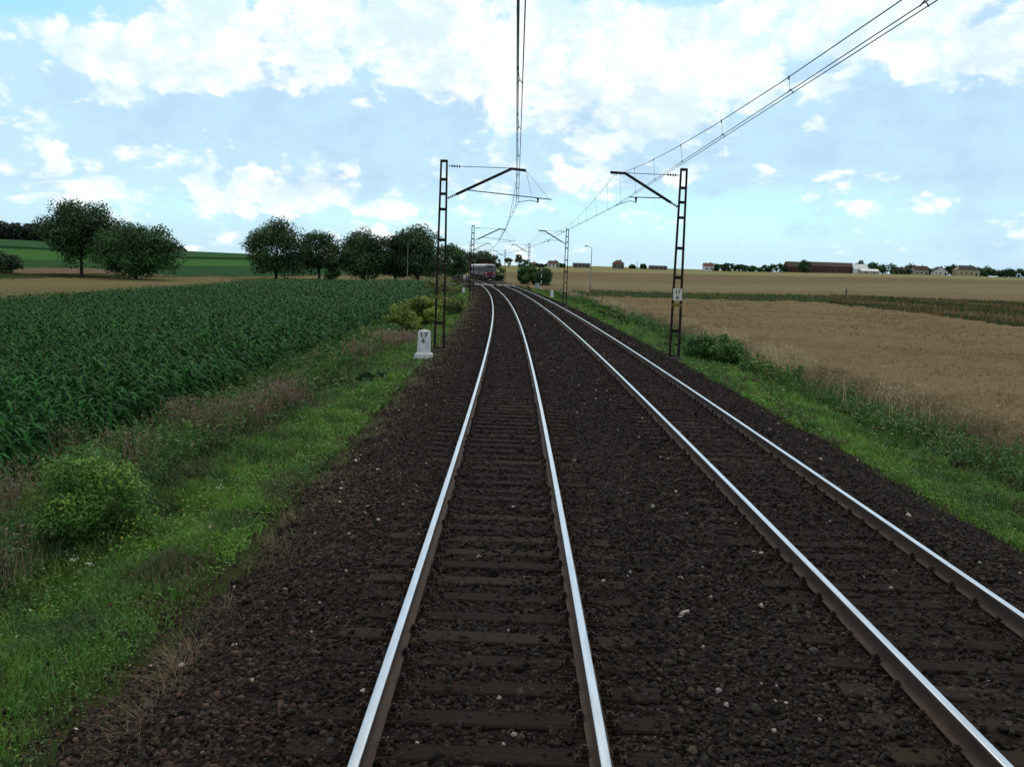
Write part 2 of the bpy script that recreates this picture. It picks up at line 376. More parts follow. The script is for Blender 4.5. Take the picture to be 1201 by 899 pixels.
# ------------------------------------------------------------------ canopies of corn-like stuff as raised sheets
def sheet(name, mask, height, mname, label, cat, rlim=(2, 400), dr=.012, da=.3, azr=(-44, 44)):
    rr = [rlim[0]]
    while rr[-1] < rlim[1]: rr.append(rr[-1]*(1+dr))
    rr = np.array(rr); az = np.radians(np.arange(azr[0], azr[1]+.01, da)); n = len(az); m = len(rr)
    A, Rr = np.meshgrid(az, rr); X = Rr*np.sin(A); Y = Rr*np.cos(A)
    M = mask(X, Y)
    fm = M[:-1, :-1] & M[1:, :-1] & M[1:, 1:] & M[:-1, 1:]
    inner = np.zeros_like(M); cnt = np.zeros(M.shape, int)
    cnt[:-1, :-1] += fm; cnt[1:, :-1] += fm; cnt[1:, 1:] += fm; cnt[:-1, 1:] += fm
    inner = cnt == 4
    inner[0, :] |= cnt[0, :] == 2
    hh = height*(1+.10*np.sin(X*.35+Y*.2)*np.sin(Y*.3)+.08*rng.standard_normal(X.shape))
    Z = zfun(X, Y)+np.where(inner, hh, -.08)
    V = np.stack([X, Y, Z], -1).reshape(-1, 3)
    i, j = np.nonzero(fm)
    Fq = np.stack([i*n+j, (i+1)*n+j, (i+1)*n+j+1, i*n+j+1], -1)
    us, iv = np.unique(Fq, return_inverse=True)
    o = npmesh(name, V[us], [iv.reshape(-1, 4)], [mname], smooth=True)
    return tag(o, label, cat, kind='stuff')
mat('wheat_canopy', (.20, .158, .092), rough=1.0, spec=0.0, noise=[(.12, (.165, .13, .075), .42, .62, 1, (.3, 1, 1)), (1.1, (.24, .192, .115), .5, .72, .7, (.6, 1, 1)), (9, (.12, .085, .055), .48, .66, .8, I3)], bump=[('n', 9, 1, .12), ('n', 2.2, .6, .2)])
mat('rough_canopy', (.085, .075, .028), rough=1.0, spec=0.0, noise=[(.25, (.14, .085, .04), .42, .6, 1, I3), (2, (.03, .045, .018), .45, .65, .8, I3)], bump=[('n', 4, 1, .2)])
def m_wheat(X, Y):
    s, l = inv(X, Y); r = np.hypot(X, Y); a = np.arctan2(X, Y); return (l > 11.3) & (Y > 0) & (r < R_near(a))
def m_rough(X, Y):
    s, l = inv(X, Y); r = np.hypot(X, Y); a = np.arctan2(X, Y); return (l > 14) & (Y > 0) & (r > R_near(a)+1) & (r < R_verge(a)-1) & (a > .06)
sheet('wheat_field', m_wheat, .62, 'wheat_canopy', 'ripe brown wheat field beyond the right grass verge', 'wheat', rlim=(8, 260))
sheet('weed_patch', m_rough, .30, 'rough_canopy', 'brown and green weedy patch crossing the wheat fields', 'weeds', rlim=(60, 320))

# ------------------------------------------------------------------ BALLAST
mat('ballast', (.015, .0115, .0095), rough=.95, spec=.08, noise=[(9, (.025, .019, .0155), .5, .62, .9, I3), (28, (.009, .007, .006), .48, .6, .9, I3), (.35, (.026, .023, .017), .5, .7, .6, I3), (60, (.06, .05, .042), .66, .72, .8, I3)],
    bump=[('v', 22, 1, .035), ('n', 45, .6, .02)])
mat('stone', (.03, .025, .02), rough=.85, spec=.18, attr=True, bump=[('n', 90, .4, .005)])
def bal_z(s, l):
    z = np.interp(l, [-3.2, -2.95, -1.75, -1.45, -.9, .9, 1.45, 2.0, 2.6, 3.1, 4.9, 5.5, 5.8, 6.95, 7.2], [-.74, -.60, -.235, -.195, -.195, -.195, -.195, -.205, -.16, -.15, -.138, -.14, -.19, -.62, -.75])
    return z+.010*np.sin(s*2.1+l*3)*np.sin(l*4.3-s*1.3)
def eshift(s, l):
    return (.05*np.sin(s*.7)+.04*np.sin(s*2.3+1)+.03*np.sin(s*5.1)+.03)*(sstep(-1.7, -2.9, l)+sstep(5.7, 6.8, l))
def build_ballast():
    ls = np.arange(-3.2, 7.21, .08)
    ss = [-14.0]
    while ss[-1] < 420: ss.append(ss[-1]+max(.1, .012*ss[-1]))
    ss = np.array(ss); Sg, Lg = np.meshgrid(ss, ls, indexing='ij')
    Lw = Lg+eshift(Sg, Lg)
    Z = bal_z(Sg, Lg)+.006*rng.standard_normal(Sg.shape)
    V = trv(Sg, Lw, Z).reshape(-1, 3); n = len(ls)
    i, j = np.meshgrid(np.arange(len(ss)-1), np.arange(n-1), indexing='ij')
    Fq = np.stack([i*n+j, i*n+j+1, (i+1)*n+j+1, (i+1)*n+j], -1).reshape(-1, 4)
    tag(npmesh('ballast_bed', V, [Fq], ['ballast'], smooth=True), kind='structure')
    # loose stones
    ico = np.array([(0, 0, 1), (.894, 0, .447), (.276, .851, .447), (-.724, .526, .447), (-.724, -.526, .447), (.276, -.851, .447), (.724, .526, -.447), (-.276, .851, -.447), (-.894, 0, -.447), (-.276, -.851, -.447), (.724, -.526, -.447), (0, 0, -1)])
    icf = np.array([(0, 1, 2), (0, 2, 3), (0, 3, 4), (0, 4, 5), (0, 5, 1), (1, 6, 2), (2, 7, 3), (3, 8, 4), (4, 9, 5), (5, 10, 1), (2, 6, 7), (3, 7, 8), (4, 8, 9), (5, 9, 10), (1, 10, 6)])
    oc = np.array([(1, 0, -.1), (0, 1, -.1), (-1, 0, -.1), (0, -1, -.1), (.3, .2, .9), (-.35, -.1, .8)]) ; ocf = np.array([(0, 1, 4), (1, 2, 5), (1, 5, 4), (2, 3, 5), (3, 0, 4), (3, 4, 5)])
    pal = np.array([(.022, .017, .014), (.030, .022, .017), (.040, .027, .019), (.052, .034, .024), (.028, .027, .026), (.046, .042, .037), (.012, .010, .009), (.065, .047, .034), (.016, .013, .012)])
    Vs, Fs, Cs, off = [], [], [], 0
    for (s0, s1, dens, base, fc, size) in ((2.5, 8.5, 620, ico, icf, (.014, .030)), (8.5, 16, 420, ico, icf, (.016, .032)), (16, 34, 200, oc, ocf, (.02, .038)), (34, 70, 70, oc, ocf, (.03, .048)), (70, 140, 22, oc, ocf, (.045, .07)), (140, 230, 7, oc, ocf, (.07, .1))):
        N = int((s1-s0)*10.2*dens); s = rng.uniform(s0, s1, N); l = rng.uniform(-3.25, 7.1, N)
        rail = np.minimum(np.minimum(abs(l-.7525), abs(l+.7525)), np.minimum(abs(l-3.2075), abs(l-4.7125)))
        ph = ((s-SL0)/SLS) % 1.0; onsl = ((ph < .24) | (ph > .76)) & ((abs(l) < 1.32) | (abs(l-3.96) < 1.32))
        keep = (rail > .10) & (~onsl | (rng.random(N) < .22+.008*s+.45*((abs(l) > .95) & (l < 2) | (abs(l-3.96) > .95) & (l > 2))))
        s, l = s[keep], l[keep]; N = len(s)
        sz = rng.uniform(*size, N)*(1+.5*(rng.random(N) < .1))
        l = l+np.where(rng.random(N) < .25, -1, 0)*(l < -2.6)*rng.exponential(.22, N)
        P = trv(s, l+eshift(s, l), np.maximum(bal_z(s, l), -.66)+sz*rng.uniform(-.1, .55, N)+.012*onsl[keep])
        sc = sz[:, None, None]*rng.uniform(.6, 1.25, (N, 1, 3))
        B = base[None]*rng.uniform(.6, 1.22, (N, len(base), 1))*sc
        a, b = rng.uniform(0, 6.28, N), rng.uniform(-.7, .7, N)
        ca, sa, cb, sb = np.cos(a)[:, None], np.sin(a)[:, None], np.cos(b)[:, None], np.sin(b)[:, None]
        x, y, z = B[..., 0], B[..., 1], B[..., 2]; y, z = y*cb-z*sb, y*sb+z*cb; x, y = x*ca-y*sa, x*sa+y*ca
        V = np.stack([x, y, z], -1)+P[:, None]
        f = (np.arange(N)*len(base))[:, None, None]+fc[None]+off
        pc = pal[rng.integers(0, len(pal), N)]*rng.uniform(.35, .95, (N, 1))
        pale = rng.random(N) < .004; pc[pale] = (.30, .28, .25)
        warm = (l < -1.2); pc[warm] *= (1.15, 1.02, .98)
        pc *= (1+.28*nz(s*.33, l*.9)+.45*sstep(-1.2, -2.2, l)-.15*(abs(l) < .7))[:, None]
        Vs.append(V.reshape(-1, 3)); Fs.append(f.reshape(-1, 3)); Cs.append(np.repeat(pc, len(base), 0)); off += N*len(base)
    tag(npmesh('ballast_stones', np.vstack(Vs), [np.vstack(Fs)], ['stone'], col=np.vstack(Cs)), 'dark brown crushed stone ballast around the sleepers', 'ballast', kind='stuff')
SL0, SLS = 6.61, .513
build_ballast()

# ------------------------------------------------------------------ SLEEPERS
mat('sleeper_wood', (.014, .0105, .0085), rough=.95, spec=.08, noise=[(3, (.024, .017, .013), .42, .62, 1, (.6, 8, 8)), (14, (.012, .009, .008), .5, .65, .8, (.2, 3, 3))], bump=[('n', 30, .5, .01)])
mat('sleeper_grey', (.026, .019, .015), rough=.95, spec=.08, noise=[(3, (.03, .023, .018), .42, .62, 1, (.6, 8, 8))], bump=[('n', 30, .5, .01)])
mat('old_iron', (.022, .016, .013), rough=.7, metal=.2, noise=[(30, (.04, .024, .016), .45, .65, 1, I3)])
def fastening():
    b = MB(); b.box(-.17, .17, -.07, .07, .175-.175, .012)
    for sx in (-1, 1):
        b.box(sx*.10-.03, sx*.10+.03, -.05, .05, .012, .035)
        b.tube([(sx*.105, 0, .03), (sx*.105, 0, .085)], .016, 6)
        b.box(sx*.105-.026, sx*.105+.026, -.024, .024, .05, .07)
        for q in (-.05, .05): b.tube([(sx*.152, q, .01), (sx*.152, q, .035)], .012, 5)
    return b
def build_sleepers():
    def proto(m, seed):
        rd = random.Random(seed); b = MB(); hl, hw = 1.28, .115
        xs = [-hl, -.9, -.3, .35, .95, hl]; vs = []; fs = []
        for x in xs:
            dz = rd.uniform(-.006, .006); dy = rd.uniform(-.006, .006)
            vs += [(x, -hw+dy, -.15), (x, -hw+dy, -.012+dz), (x, -hw+.014+dy, dz), (x, hw-.014+dy, dz), (x, hw+dy, -.012+dz), (x, hw+dy, -.15)]
        for i in range(len(xs)-1):
            for k in range(6): k2 = (k+1) % 6; fs.append((i*6+k, i*6+k2, (i+1)*6+k2, (i+1)*6+k))
        fs += [tuple(range(6)), tuple(range(5, -1, -1))]
        fs[-2] = tuple(range(6)); fs[-1] = tuple((len(xs)-1)*6+k for k in range(5, -1, -1))
        b.add(vs, fs); return b
    p1 = proto('sleeper_wood', 1)
    beam0 = proto('x', 2).v, proto('x', 2).f
    meshes = []
    for k, m in enumerate(('sleeper_wood', 'sleeper_wood', 'sleeper_wood', 'sleeper_grey')):
        q = proto(m, k); me = bpy.data.meshes.new('timber'); me.from_pydata(q.v, [], q.f); me.materials.append(MATS[m]); me.update(); meshes.append(me)
    fb = fastening(); fm = bpy.data.meshes.new('rail_fastening'); fm.from_pydata(fb.v, [], fb.f); fm.materials.append(MATS['old_iron']); fm.update()
    for ti, (lat, side, dz) in enumerate(((0, 'left', 0), (3.96, 'right', .04))):
        for k in range(-7, 143):
            s = SL0+.12*ti+k*SLS; p = tr(s, lat+random.uniform(-.03, .03), -.172+dz+random.uniform(-.006, .004))
            o = empty('railway_sleeper', p, s/R+random.uniform(-.006, .006), None, 'sleeper', 'timber sleepers under the %s track' % side)
            o['label'] = 'dark weathered timber sleeper bedded in ballast under the %s pair of rails' % side
            q = link(bpy.data.objects.new('timber', random.choice(meshes)), o)
            q.rotation_euler = (0, 0, random.choice((0, math.pi)))
            if s < 48:
                for x in (-.7525, .7525):
                    c = link(bpy.data.objects.new('rail_fastening', fm), o); c.location = (x, 0, 0)
        # the rest, small in the distance
    b = MB()
    for ti, (lat, dz) in enumerate(((0, 0), (3.96, .04))):
        k = 143
        while SL0+.12*ti+k*SLS < 340:
            s = SL0+.12*ti+k*SLS; k += 1
            c0 = [tr(s+ds, lat+dl, -.175+dz) for ds, dl in ((-.11, -1.28), (-.11, 1.28), (.11, 1.28), (.11, -1.28))]
            b.add([tuple(c) for c in c0]+[(c[0], c[1], c[2]-.14) for c in c0], [(0, 1, 2, 3), (0, 4, 5, 1), (1, 5, 6, 2), (2, 6, 7, 3), (3, 7, 4, 0)])
    tag(b.build('distant_sleepers', 'sleeper_wood'), 'distant timber sleepers of both tracks running up to the curve', 'sleepers', kind='stuff')
build_sleepers()

# ------------------------------------------------------------------ RAILS
mat('rail_steel', (.62, .66, .70), rough=.26, metal=1.0, noise=[(6, (.42, .45, .48), .42, .7, .8, (3, .3, 3)), (60, (.75, .78, .8), .55, .7, .5, I3)])
mat('rail_rust', (.055, .040, .033), rough=.75, noise=[(4, (.075, .052, .040), .4, .65, 1, (1, .4, 1)), (40, (.03, .02, .016), .5, .7, .6, I3)], bump=[('n', 40, .3, .005)])
def sweep(name, prof, lat, z0, m, parent, s0=-14, s1=430, closed=True):
    ss = [s0]
    while ss[-1] < s1: ss.append(ss[-1]+max(.6, min(4, .03*ss[-1])))
    ss = np.array(ss); n = len(prof); V = []
    for x, z in prof: V.append(trv(ss, lat+x, z0+z))
    V = np.stack(V, 1).reshape(-1, 3); m_ = len(ss)
    i, j = np.meshgrid(np.arange(m_-1), np.arange(n if closed else n-1), indexing='ij'); j2 = (j+1) % n
    Fq = np.stack([i*n+j, i*n+j2, (i+1)*n+j2, (i+1)*n+j], -1).reshape(-1, 4)
    return npmesh(name, V, [Fq], [m], parent=parent)
body = [(-.075, -.157), (-.075, -.147), (-.012, -.118), (-.009, -.055), (-.034, -.040), (-.0365, -.0125), (-.032, -.0045), (.032, -.0045), (.0365, -.0125), (.034, -.040), (.009, -.055), (.012, -.118), (.075, -.147), (.075, -.157)]
head = [(-.0318, -.0040), (-.030, -.0022), (-.024, -.0006), (-.012, .0), (.012, 0), (.024, -.0006), (.030, -.0022), (.0318, -.0040)]
for lat, dz, lab in ((-.7525, 0, 'leftmost rail of the four, polished top, left track'), (.7525, 0, 'right rail of the left track, second rail from the left'),
                     (3.2075, .04, 'left rail of the right track, third rail from the left'), (4.7125, .04, 'rightmost rail of the four, nearest the wheat field verge')):
    o = empty('steel_rail', (0, 0, 0), 0, lab, 'rail', 'running rails of the two tracks')
    sweep('rail_body', body, lat, dz, 'rail_rust', o); sweep('rail_head', head, lat, dz, 'rail_steel', o, closed=False)

# ------------------------------------------------------------------ LEVEL CROSSING and road
mat('concrete_pale', (.34, .33, .31), rough=.85, noise=[(3, (.25, .24, .22), .4, .65, 1, I3)])
mat('asphalt', (.06, .06, .062), rough=.9, noise=[(1.5, (.085, .083, .08), .4, .6, 1, I3)])
def strip(name, l0, l1, s0, s1, dz, m, nl=60):
    ls = np.linspace(l0, l1, nl); ss = np.linspace(s0, s1, 4); Sg, Lg = np.meshgrid(ss, ls, indexing='ij')
    P = trv(Sg, Lg, 0*Sg); P[..., 2] = zfun(P[..., 0], P[..., 1])+dz
    inb = (Lg > -4.5) & (Lg < 8.5); P[..., 2] = np.where(inb, -.03, P[..., 2])
    n = nl; i, j = np.meshgrid(np.arange(3), np.arange(n-1), indexing='ij')
    Fq = np.stack([i*n+j, i*n+j+1, (i+1)*n+j+1, (i+1)*n+j], -1).reshape(-1, 4)
    return npmesh(name, P.reshape(-1, 3), [Fq], [m], smooth=True)
for l0, l1 in ((-60, -1.85), (5.8, 46)):
    tag(strip('road', l0, l1, 176.5, 181.5, .05, 'asphalt'), kind='structure')
def slab(lat, wid, lab):
    o = empty('crossing_slab', tr(178, lat, -.15), 178/R, lab, 'crossing panel', 'concrete panels of the level crossing')
    for x0, x1 in ((-wid/2, -.84), (-.66, .66), (.84, wid/2)):
        b = MB(); b.box(x0, x1, -2.4, 2.4, 0, .17); b.build('panel', 'concrete_pale', o)
slab(0, 3.4, 'pale concrete crossing panel laid across the left track before the train')
slab(3.96, 3.4, 'pale concrete crossing panel laid across the right track under the approaching train')

# ------------------------------------------------------------------ MASTS
mat('mast_steel', (.016, .012, .011), rough=.8, metal=.0, noise=[(6, (.034, .022, .017), .42, .62, 1, I3)])
mat('arm_steel', (.022, .021, .026), rough=.6)
mat('insulator', (.045, .022, .015), rough=.35)
mat('yellow_band', (.16, .12, .03), rough=.7)
mat('concrete_dark', (.06, .055, .05), rough=.9, noise=[(6, (.1, .095, .085), .4, .6, 1, I3)])
mat('plate_white', (.62, .62, .56), rough=.6, noise=[(8, (.42, .41, .36), .5, .7, .8, I3)])
mat('paint_white', (.62, .64, .66), rough=.7, noise=[(5, (.45, .46, .45), .45, .65, 1, I3), (20, (.3, .3, .27), .62, .72, .7, I3)])
mat('black_paint', (.01, .01, .012), rough=.6)
mat('wire', (.028, .025, .027), rough=.5, metal=.5)
MZ = -.5      # ground at the masts
def post(o):
    """battened mast: two channel legs tapering upwards; local x across the track, z up from the base"""
    Ht = 7.7
    for sx in (-1, 1):
        b = MB(); w = .046
        b.frus((w, .06), (w*.8, .045), 0, Ht, cx=sx*.19, tx=-sx*.075); b.build('channel_leg', 'mast_steel', o)
    for fr, hh in ((.995, .10), (.90, .11), (.825, .11), (.745, .11), (.585, .12), (.43, .13), (.145, .14), (.01, .1)):
        z = fr*Ht; hx = .19-.075*fr+.03
        b = MB(); b.box(-hx, hx, -.062, .062, z-hh/2, z+hh/2); b.build('batten', 'mast_steel', o)
    b = MB(); z = .285*Ht; b.box(-.195, .195, -.064, .064, z-.06, z+.06); b.build('painted_band', 'yellow_band', o)
    b = MB(); b.frus((.36, .3), (.30, .24), -.35, .06); b.build('foundation', 'concrete_dark', o)
def insul(o, a, b_, n=4):
    a, b_ = Vector(a), Vector(b_); m = MB(); m.tube([a, b_], .018, 6)
    for k in range(n):
        t = (k+.5)/n; p = a.lerp(b_, t); d = (b_-a).normalized()*.018; m.tube([p-d, p+d], .055, 8)
    return m.build('insulator', 'insulator', o)
def L(lat, z, base=-2.8): return (lat-base, 0, z-MZ)
def mast_left(s, label, plate=False):
    o = empty('catenary_mast', tr(s, -2.8, MZ), s/R, label, 'catenary mast', 'catenary masts along the line')
    post(o)
    a, b, c = L(-2.62, 5.68), L(-.06, 6.95), L(.52, 6.9)
    m = MB(); a2 = tuple(Vector(a).lerp(Vector(b), .13)); m.tube([a2, b, c], .058, 8); m.build('bracket_arm', 'arm_steel', o); insul(o, a, a2)
    t0, t1 = L(-2.62, 6.97), L(-.1, 6.97); i0 = tuple(Vector(t0).lerp(Vector(t1), .04)); i1 = tuple(Vector(t0).lerp(Vector(t1), .20))
    m = MB(); m.tube([t0, i0], .015, 5); m.tube([i1, t1], .014, 5); m.build('tie_rod', 'arm_steel', o); insul(o, i0, i1)
    m = MB(); m.tube([L(-1.83, 6.04), L(1.6, 5.78)], .022, 6); m.build('registration_tube', 'arm_steel', o)
    m = MB(); m.tube([L(1.05, 5.83), L(1.05, 5.62)], [.06, .02], 6); m.tube([L(1.05, 5.66), L(.75, 5.72), L(.22, 5.63)], .014, 5); m.build('steady_arm', 'arm_steel', o)
    m = MB(); m.tube([c, L(1.5, 5.8)], .006, 4); m.tube([c, L(.8, 5.85)], .006, 4); m.build('stay_wire', 'wire', o)
    if plate: number_plate(o, 2.9)
    return o
def mast_right(s, label, plate=False):
    o = empty('catenary_mast', tr(s, 6.92, MZ), s/R, label, 'catenary mast', 'catenary masts along the line')
    post(o)
    g = lambda lat, z: (lat-6.92, 0, z-MZ)
    a, b, c = g(6.75, 5.66), g(4.55, 6.93), g(3.94, 6.95)
    m = MB(); a2 = tuple(Vector(a).lerp(Vector(b), .13)); m.tube([a2, b, c], .058, 8); m.build('bracket_arm', 'arm_steel', o); insul(o, a, a2)
    t0, t1 = g(6.75, 6.93), g(4.6, 6.95); i0 = tuple(Vector(t0).lerp(Vector(t1), .05)); i1 = tuple(Vector(t0).lerp(Vector(t1), .24))
    m = MB(); m.tube([t0, i0], .015, 5); m.tube([i1, t1], .014, 5); m.build('tie_rod', 'arm_steel', o); insul(o, i0, i1)
    m = MB(); m.tube([g(6.05, 6.0), g(4.75, 5.99)], .022, 6); m.build('registration_tube', 'arm_steel', o)
    m = MB(); m.tube([g(5.03, 6.0), g(5.03, 5.76)], [.06, .02], 6); m.tube([g(5.03, 5.80), g(4.8, 5.84), g(4.18, 5.63)], .014, 5); m.build('steady_arm', 'arm_steel', o)
    if plate: number_plate(o, 2.62)
    return o
def number_plate(o, z):
    b = MB(); b.box(-.185, .185, -.082, -.072, z-.24, z+.24); p = b.build('number_plate', 'plate_white', o)
    text_part('digits', '17', .23, 'black_paint', p, (0, -.086, z+.1), (math.pi/2, 0, 0)); text_part('digits', '6', .23, 'black_paint', p, (0, -.086, z-.12), (math.pi/2, 0, 0))
SM = [41, 103.5, 166, 229, 292]
ol = ['first', 'second', 'third', 'fourth', 'fifth']
for k, s in enumerate(SM):
    if k == 0:
        mast_left(s, 'tall rusty lattice mast beside the white kilometre stone, arm reaching over left track')
        mast_right(s, 'tall rusty lattice mast on the right verge carrying a white number plate', True)
    else:
        mast_left(s, '%s rusty catenary mast along the left side of the tracks, counted from the kilometre stone' % ol[k])
        mast_right(s, '%s rusty catenary mast along the right side of the tracks, counted from the plated one' % ol[k])

# ------------------------------------------------------------------ WIRES
SAG = 1.05
def overhead(lat_c, lat_m, label):
    """lat_* : functions of mast index giving the lateral position of contact wire and messenger"""
    o = empty('overhead_line', tr(0, lat_c[1], 0), 0, label, 'overhead wires', 'contact lines of the two tracks')
    org = np.array(o.location)
    s = [-21.0]+SM+[355]
    for dx in (-.04, .04):
        b = MB(); b.tube([tuple(tr(a, l+dx, 5.6)-org) for a, l in zip(s, lat_c)], .0075, 4); b.build('contact_wire', 'wire', o)
    pts = []
    for i in range(len(s)-1):
        A = tr(s[i], lat_m[i], 6.84)-org; B = tr(s[i+1], lat_m[i+1], 6.84)-org
        Ac = tr(s[i], lat_c[i], 5.6)-org; Bc = tr(s[i+1], lat_c[i+1], 5.6)-org
        for k in range(12):
            t = k/12; p = A+(B-A)*t; p = p+np.array([0, 0, -4*SAG*t*(1-t)]); pts.append(tuple(p))
        if i < 5:
            for k in range(13):
                t = (k+.5)/13; p = A+(B-A)*t+np.array([0, 0, -4*SAG*t*(1-t)]); q = Ac+(Bc-Ac)*t
                d = MB(); d.tube([tuple(p), tuple(q+np.array([0, 0, .02]))], .004, 3); d.tube([tuple(q+[-.045, 0, -.01]), tuple(q+[0, 0, .05]), tuple(q+[.045, 0, -.01])], .008, 4)
                d.tube([tuple(p+[0, 0, -.04]), tuple(p+[0, 0, .02])], .011, 4)
                d.build('dropper', 'wire', o)
    pts.append(tuple(tr(s[-1], lat_m[-1], 6.84)-org))
    b = MB(); b.tube(pts, .0085, 4); b.build('messenger_wire', 'wire', o)
overhead([.28, .22, -.1, .2, -.1, .2, 0], [.24, .2, .2, .2, .1, .1, 0], 'contact wires and droppered messenger wire hanging over the left track')
overhead([4.12, 4.18, 4.2, 4.1, 4.2, 3.9, 4], [4.15, 4.1, 4.2, 4.1, 4.1, 4.0, 4], 'contact wires and droppered messenger wire hanging over the right track')

# ------------------------------------------------------------------ KILOMETRE STONES, lamps, boxes, posts
def km_stone(x, y, label, digits=True, sc=1.0, rz=0.0):
    o = empty('kilometre_stone', (x, y, zg(x, y)-.03), rz, label, 'kilometre stone')
    b = MB(); b.frus((.36*sc, .27*sc), (.34*sc, .25*sc), 0, .24*sc); b.frus((.34*sc, .25*sc), (.25*sc, .18*sc), .24*sc, .30*sc); b.build('plinth', 'paint_white', o)
    b = MB(); b.frus((.245*sc, .165*sc), (.225*sc, .15*sc), .30*sc, 1.12*sc); b.add([(-.225*sc, -.15*sc, 1.121*sc), (.225*sc, -.15*sc, 1.121*sc), (.225*sc, .15*sc, 1.121*sc), (-.225*sc, .15*sc, 1.121*sc), (0, 0, 1.19*sc)], [(0, 1, 4), (1, 2, 4), (2, 3, 4), (3, 0, 4)])
    p = b.build('pillar', 'paint_white', o)
    if digits:
        for tx, x_, z_ in (('1', -.09, .97), ('7', .08, .97), ('6', -.02, .76)): text_part('digit', tx, .24, 'black_paint', p, (x_, -.163, z_), (math.pi/2-.02, 0, 0))
    return o
p = on_plane(497, 420, -.62); km_stone(p[0], p[1], 'white painted kilometre stone with black digits beside the nearest left mast')
p = tr(139, -3.9); km_stone(p[0], p[1], 'small plain white stone post left of the track before the crossing', False, .75)
p = on_plane(647.2, 349.5, -.7); km_stone(p[0], p[1], 'grey kilometre stone in the weeds left of the second right mast', False, .95)
mat('galvanised', (.20, .21, .22), rough=.5, metal=.5, noise=[(4, (.12, .12, .125), .4, .6, 1, I3)])
mat('lamp_glass', (.5, .5, .48), rough=.2)
def lamp(px, ptop, Y, label, flip):
    q = at_dist(px, ptop, Y); z0 = zg(q[0], q[1]); h = q[2]-z0
    o = empty('street_lamp', (q[0], q[1], z0), 0, label, 'street lamp', 'lamps at the level crossing')
    b = MB(); b.tube([(0, 0, 0), (0, 0, 1.3), (0, 0, 1.35), (0, 0, h*.6), (0, 0, h)], [.12, .12, .085, .075, .055], 8); b.build('pole', 'galvanised', o, True)
    b = MB(); b.tube([(0, 0, h-.05), (flip*.25, 0, h+.15), (flip*.9, 0, h+.32)], .035, 6); b.build('arm', 'galvanised', o, True)
    b = MB(); b.frus((.38, .13), (.28, .08), h+.26, h+.44, cx=flip*1.15); ln = b.build('lamp_head', 'galvanised', o)
    b = MB(); b.box(flip*1.15-.25, flip*1.15+.25, -.08, .08, h+.23, h+.258); b.build('lamp_cover', 'lamp_glass', ln)
lamp(478.6, 283, 236, 'tall street lamp standing in front of the dark trees, left of tracks', 1)
lamp(694.2, 290.5, 203, 'tall street lamp standing alone in the brown field right of tracks', -1)
mat('box_blue', (.24, .30, .33), rough=.5)
mat('white_red', (.55, .55, .55), rough=.6)
mat('red_paint', (.30, .02, .02), rough=.5)
def relay(px, py, z):
    q = on_plane(px, py, z); o = empty('relay_cabinet', (q[0], q[1], zg(q[0], q[1])), 0, 'small pale blue trackside cabinet beside the banded post', 'cabinet')
    b = MB(); b.box(-.42, .42, -.25, .25, .12, 1.05); b.build('cabinet_body', 'box_blue', o)
    b = MB(); b.frus((.47, .3), (.40, .2), 1.052, 1.12); b.build('lid', 'galvanised', o)
    b = MB(); b.box(-.4, .4, -.22, .22, -.05, .118); b.build('plinth', 'concrete_dark', o)
relay(630, 337.5, -.8)
def banded(px, pt, pb, lab, name='warning_post', Y=None):
    q = on_plane(px, pb, -.85) if Y is None else at_dist(px, pb, Y)
    z0 = zg(q[0], q[1]); t = at_dist(px, pt, q[1]); h = t[2]-z0
    o = empty(name, (q[0], q[1], z0), 0, lab, 'warning post')
    b = MB(); b.tube([(0, 0, 0), (0, 0, h)], .07, 8); b.build('pole', 'paint_white', o)
    n = 3
    for k in range(n):
        z = h*(.12+.3*k); b = MB(); b.tube([(0, 0, z), (0, 0, z+h*.13)], .075, 8); b.build('band', 'black_paint', o)
banded(634.5, 314, 338.5, 'slim white post with dark bands in front of the round bushes')
q = at_dist(545, 318, 200); 
o = empty('marker_board', (q[0], q[1], zg(q[0], q[1])), 0, 'small white and red marker board left of the train', 'marker board')
b = MB(); b.box(-.22, .22, -.03, .03, 1.2, 2.0); b.build('board', 'white_red', o)
b = MB(); b.box(-.12, .12, -.045, -.031, 1.3, 1.5); b.build('red_patch', 'red_paint', o)
b = MB(); b.tube([(0, 0.06, 0), (0, .06, 1.9)], .04, 6); b.build('pole', 'galvanised', o)
q = hit(992, 349); o = empty('field_post', (q[0], q[1], q[2]), 0, 'lone grey marker post standing in the far wheat field', 'post')
b = MB(); b.frus((.14, .14), (.11, .11), 0, 1.5); b.build('post_body', 'concrete_dark', o); b = MB(); b.box(-.2, .2, -.2, .2, 1.502, 1.9); b.build('post_cap', 'galvanised', o)
# low guard rail beside the road, left
mat('fence_grey', (.25, .24, .22), rough=.8)
o = empty('guard_rail', tr(186, -6), 186/R, 'pale low guard rail beside the road left of the crossing', 'guard rail')
zz = zg(*tr(186, -10)[:2]); o.location.z = zz
b = MB(); b.box(-16, 1, -.03, .03, .75, 1.0); b.build('rail_beam', 'fence_grey', o)
for k in range(8): b = MB(); b.box(-16+k*2.2+.1, -16+k*2.2+.22, .035, .12, 0, .9); b.build('rail_post', 'fence_grey', o)

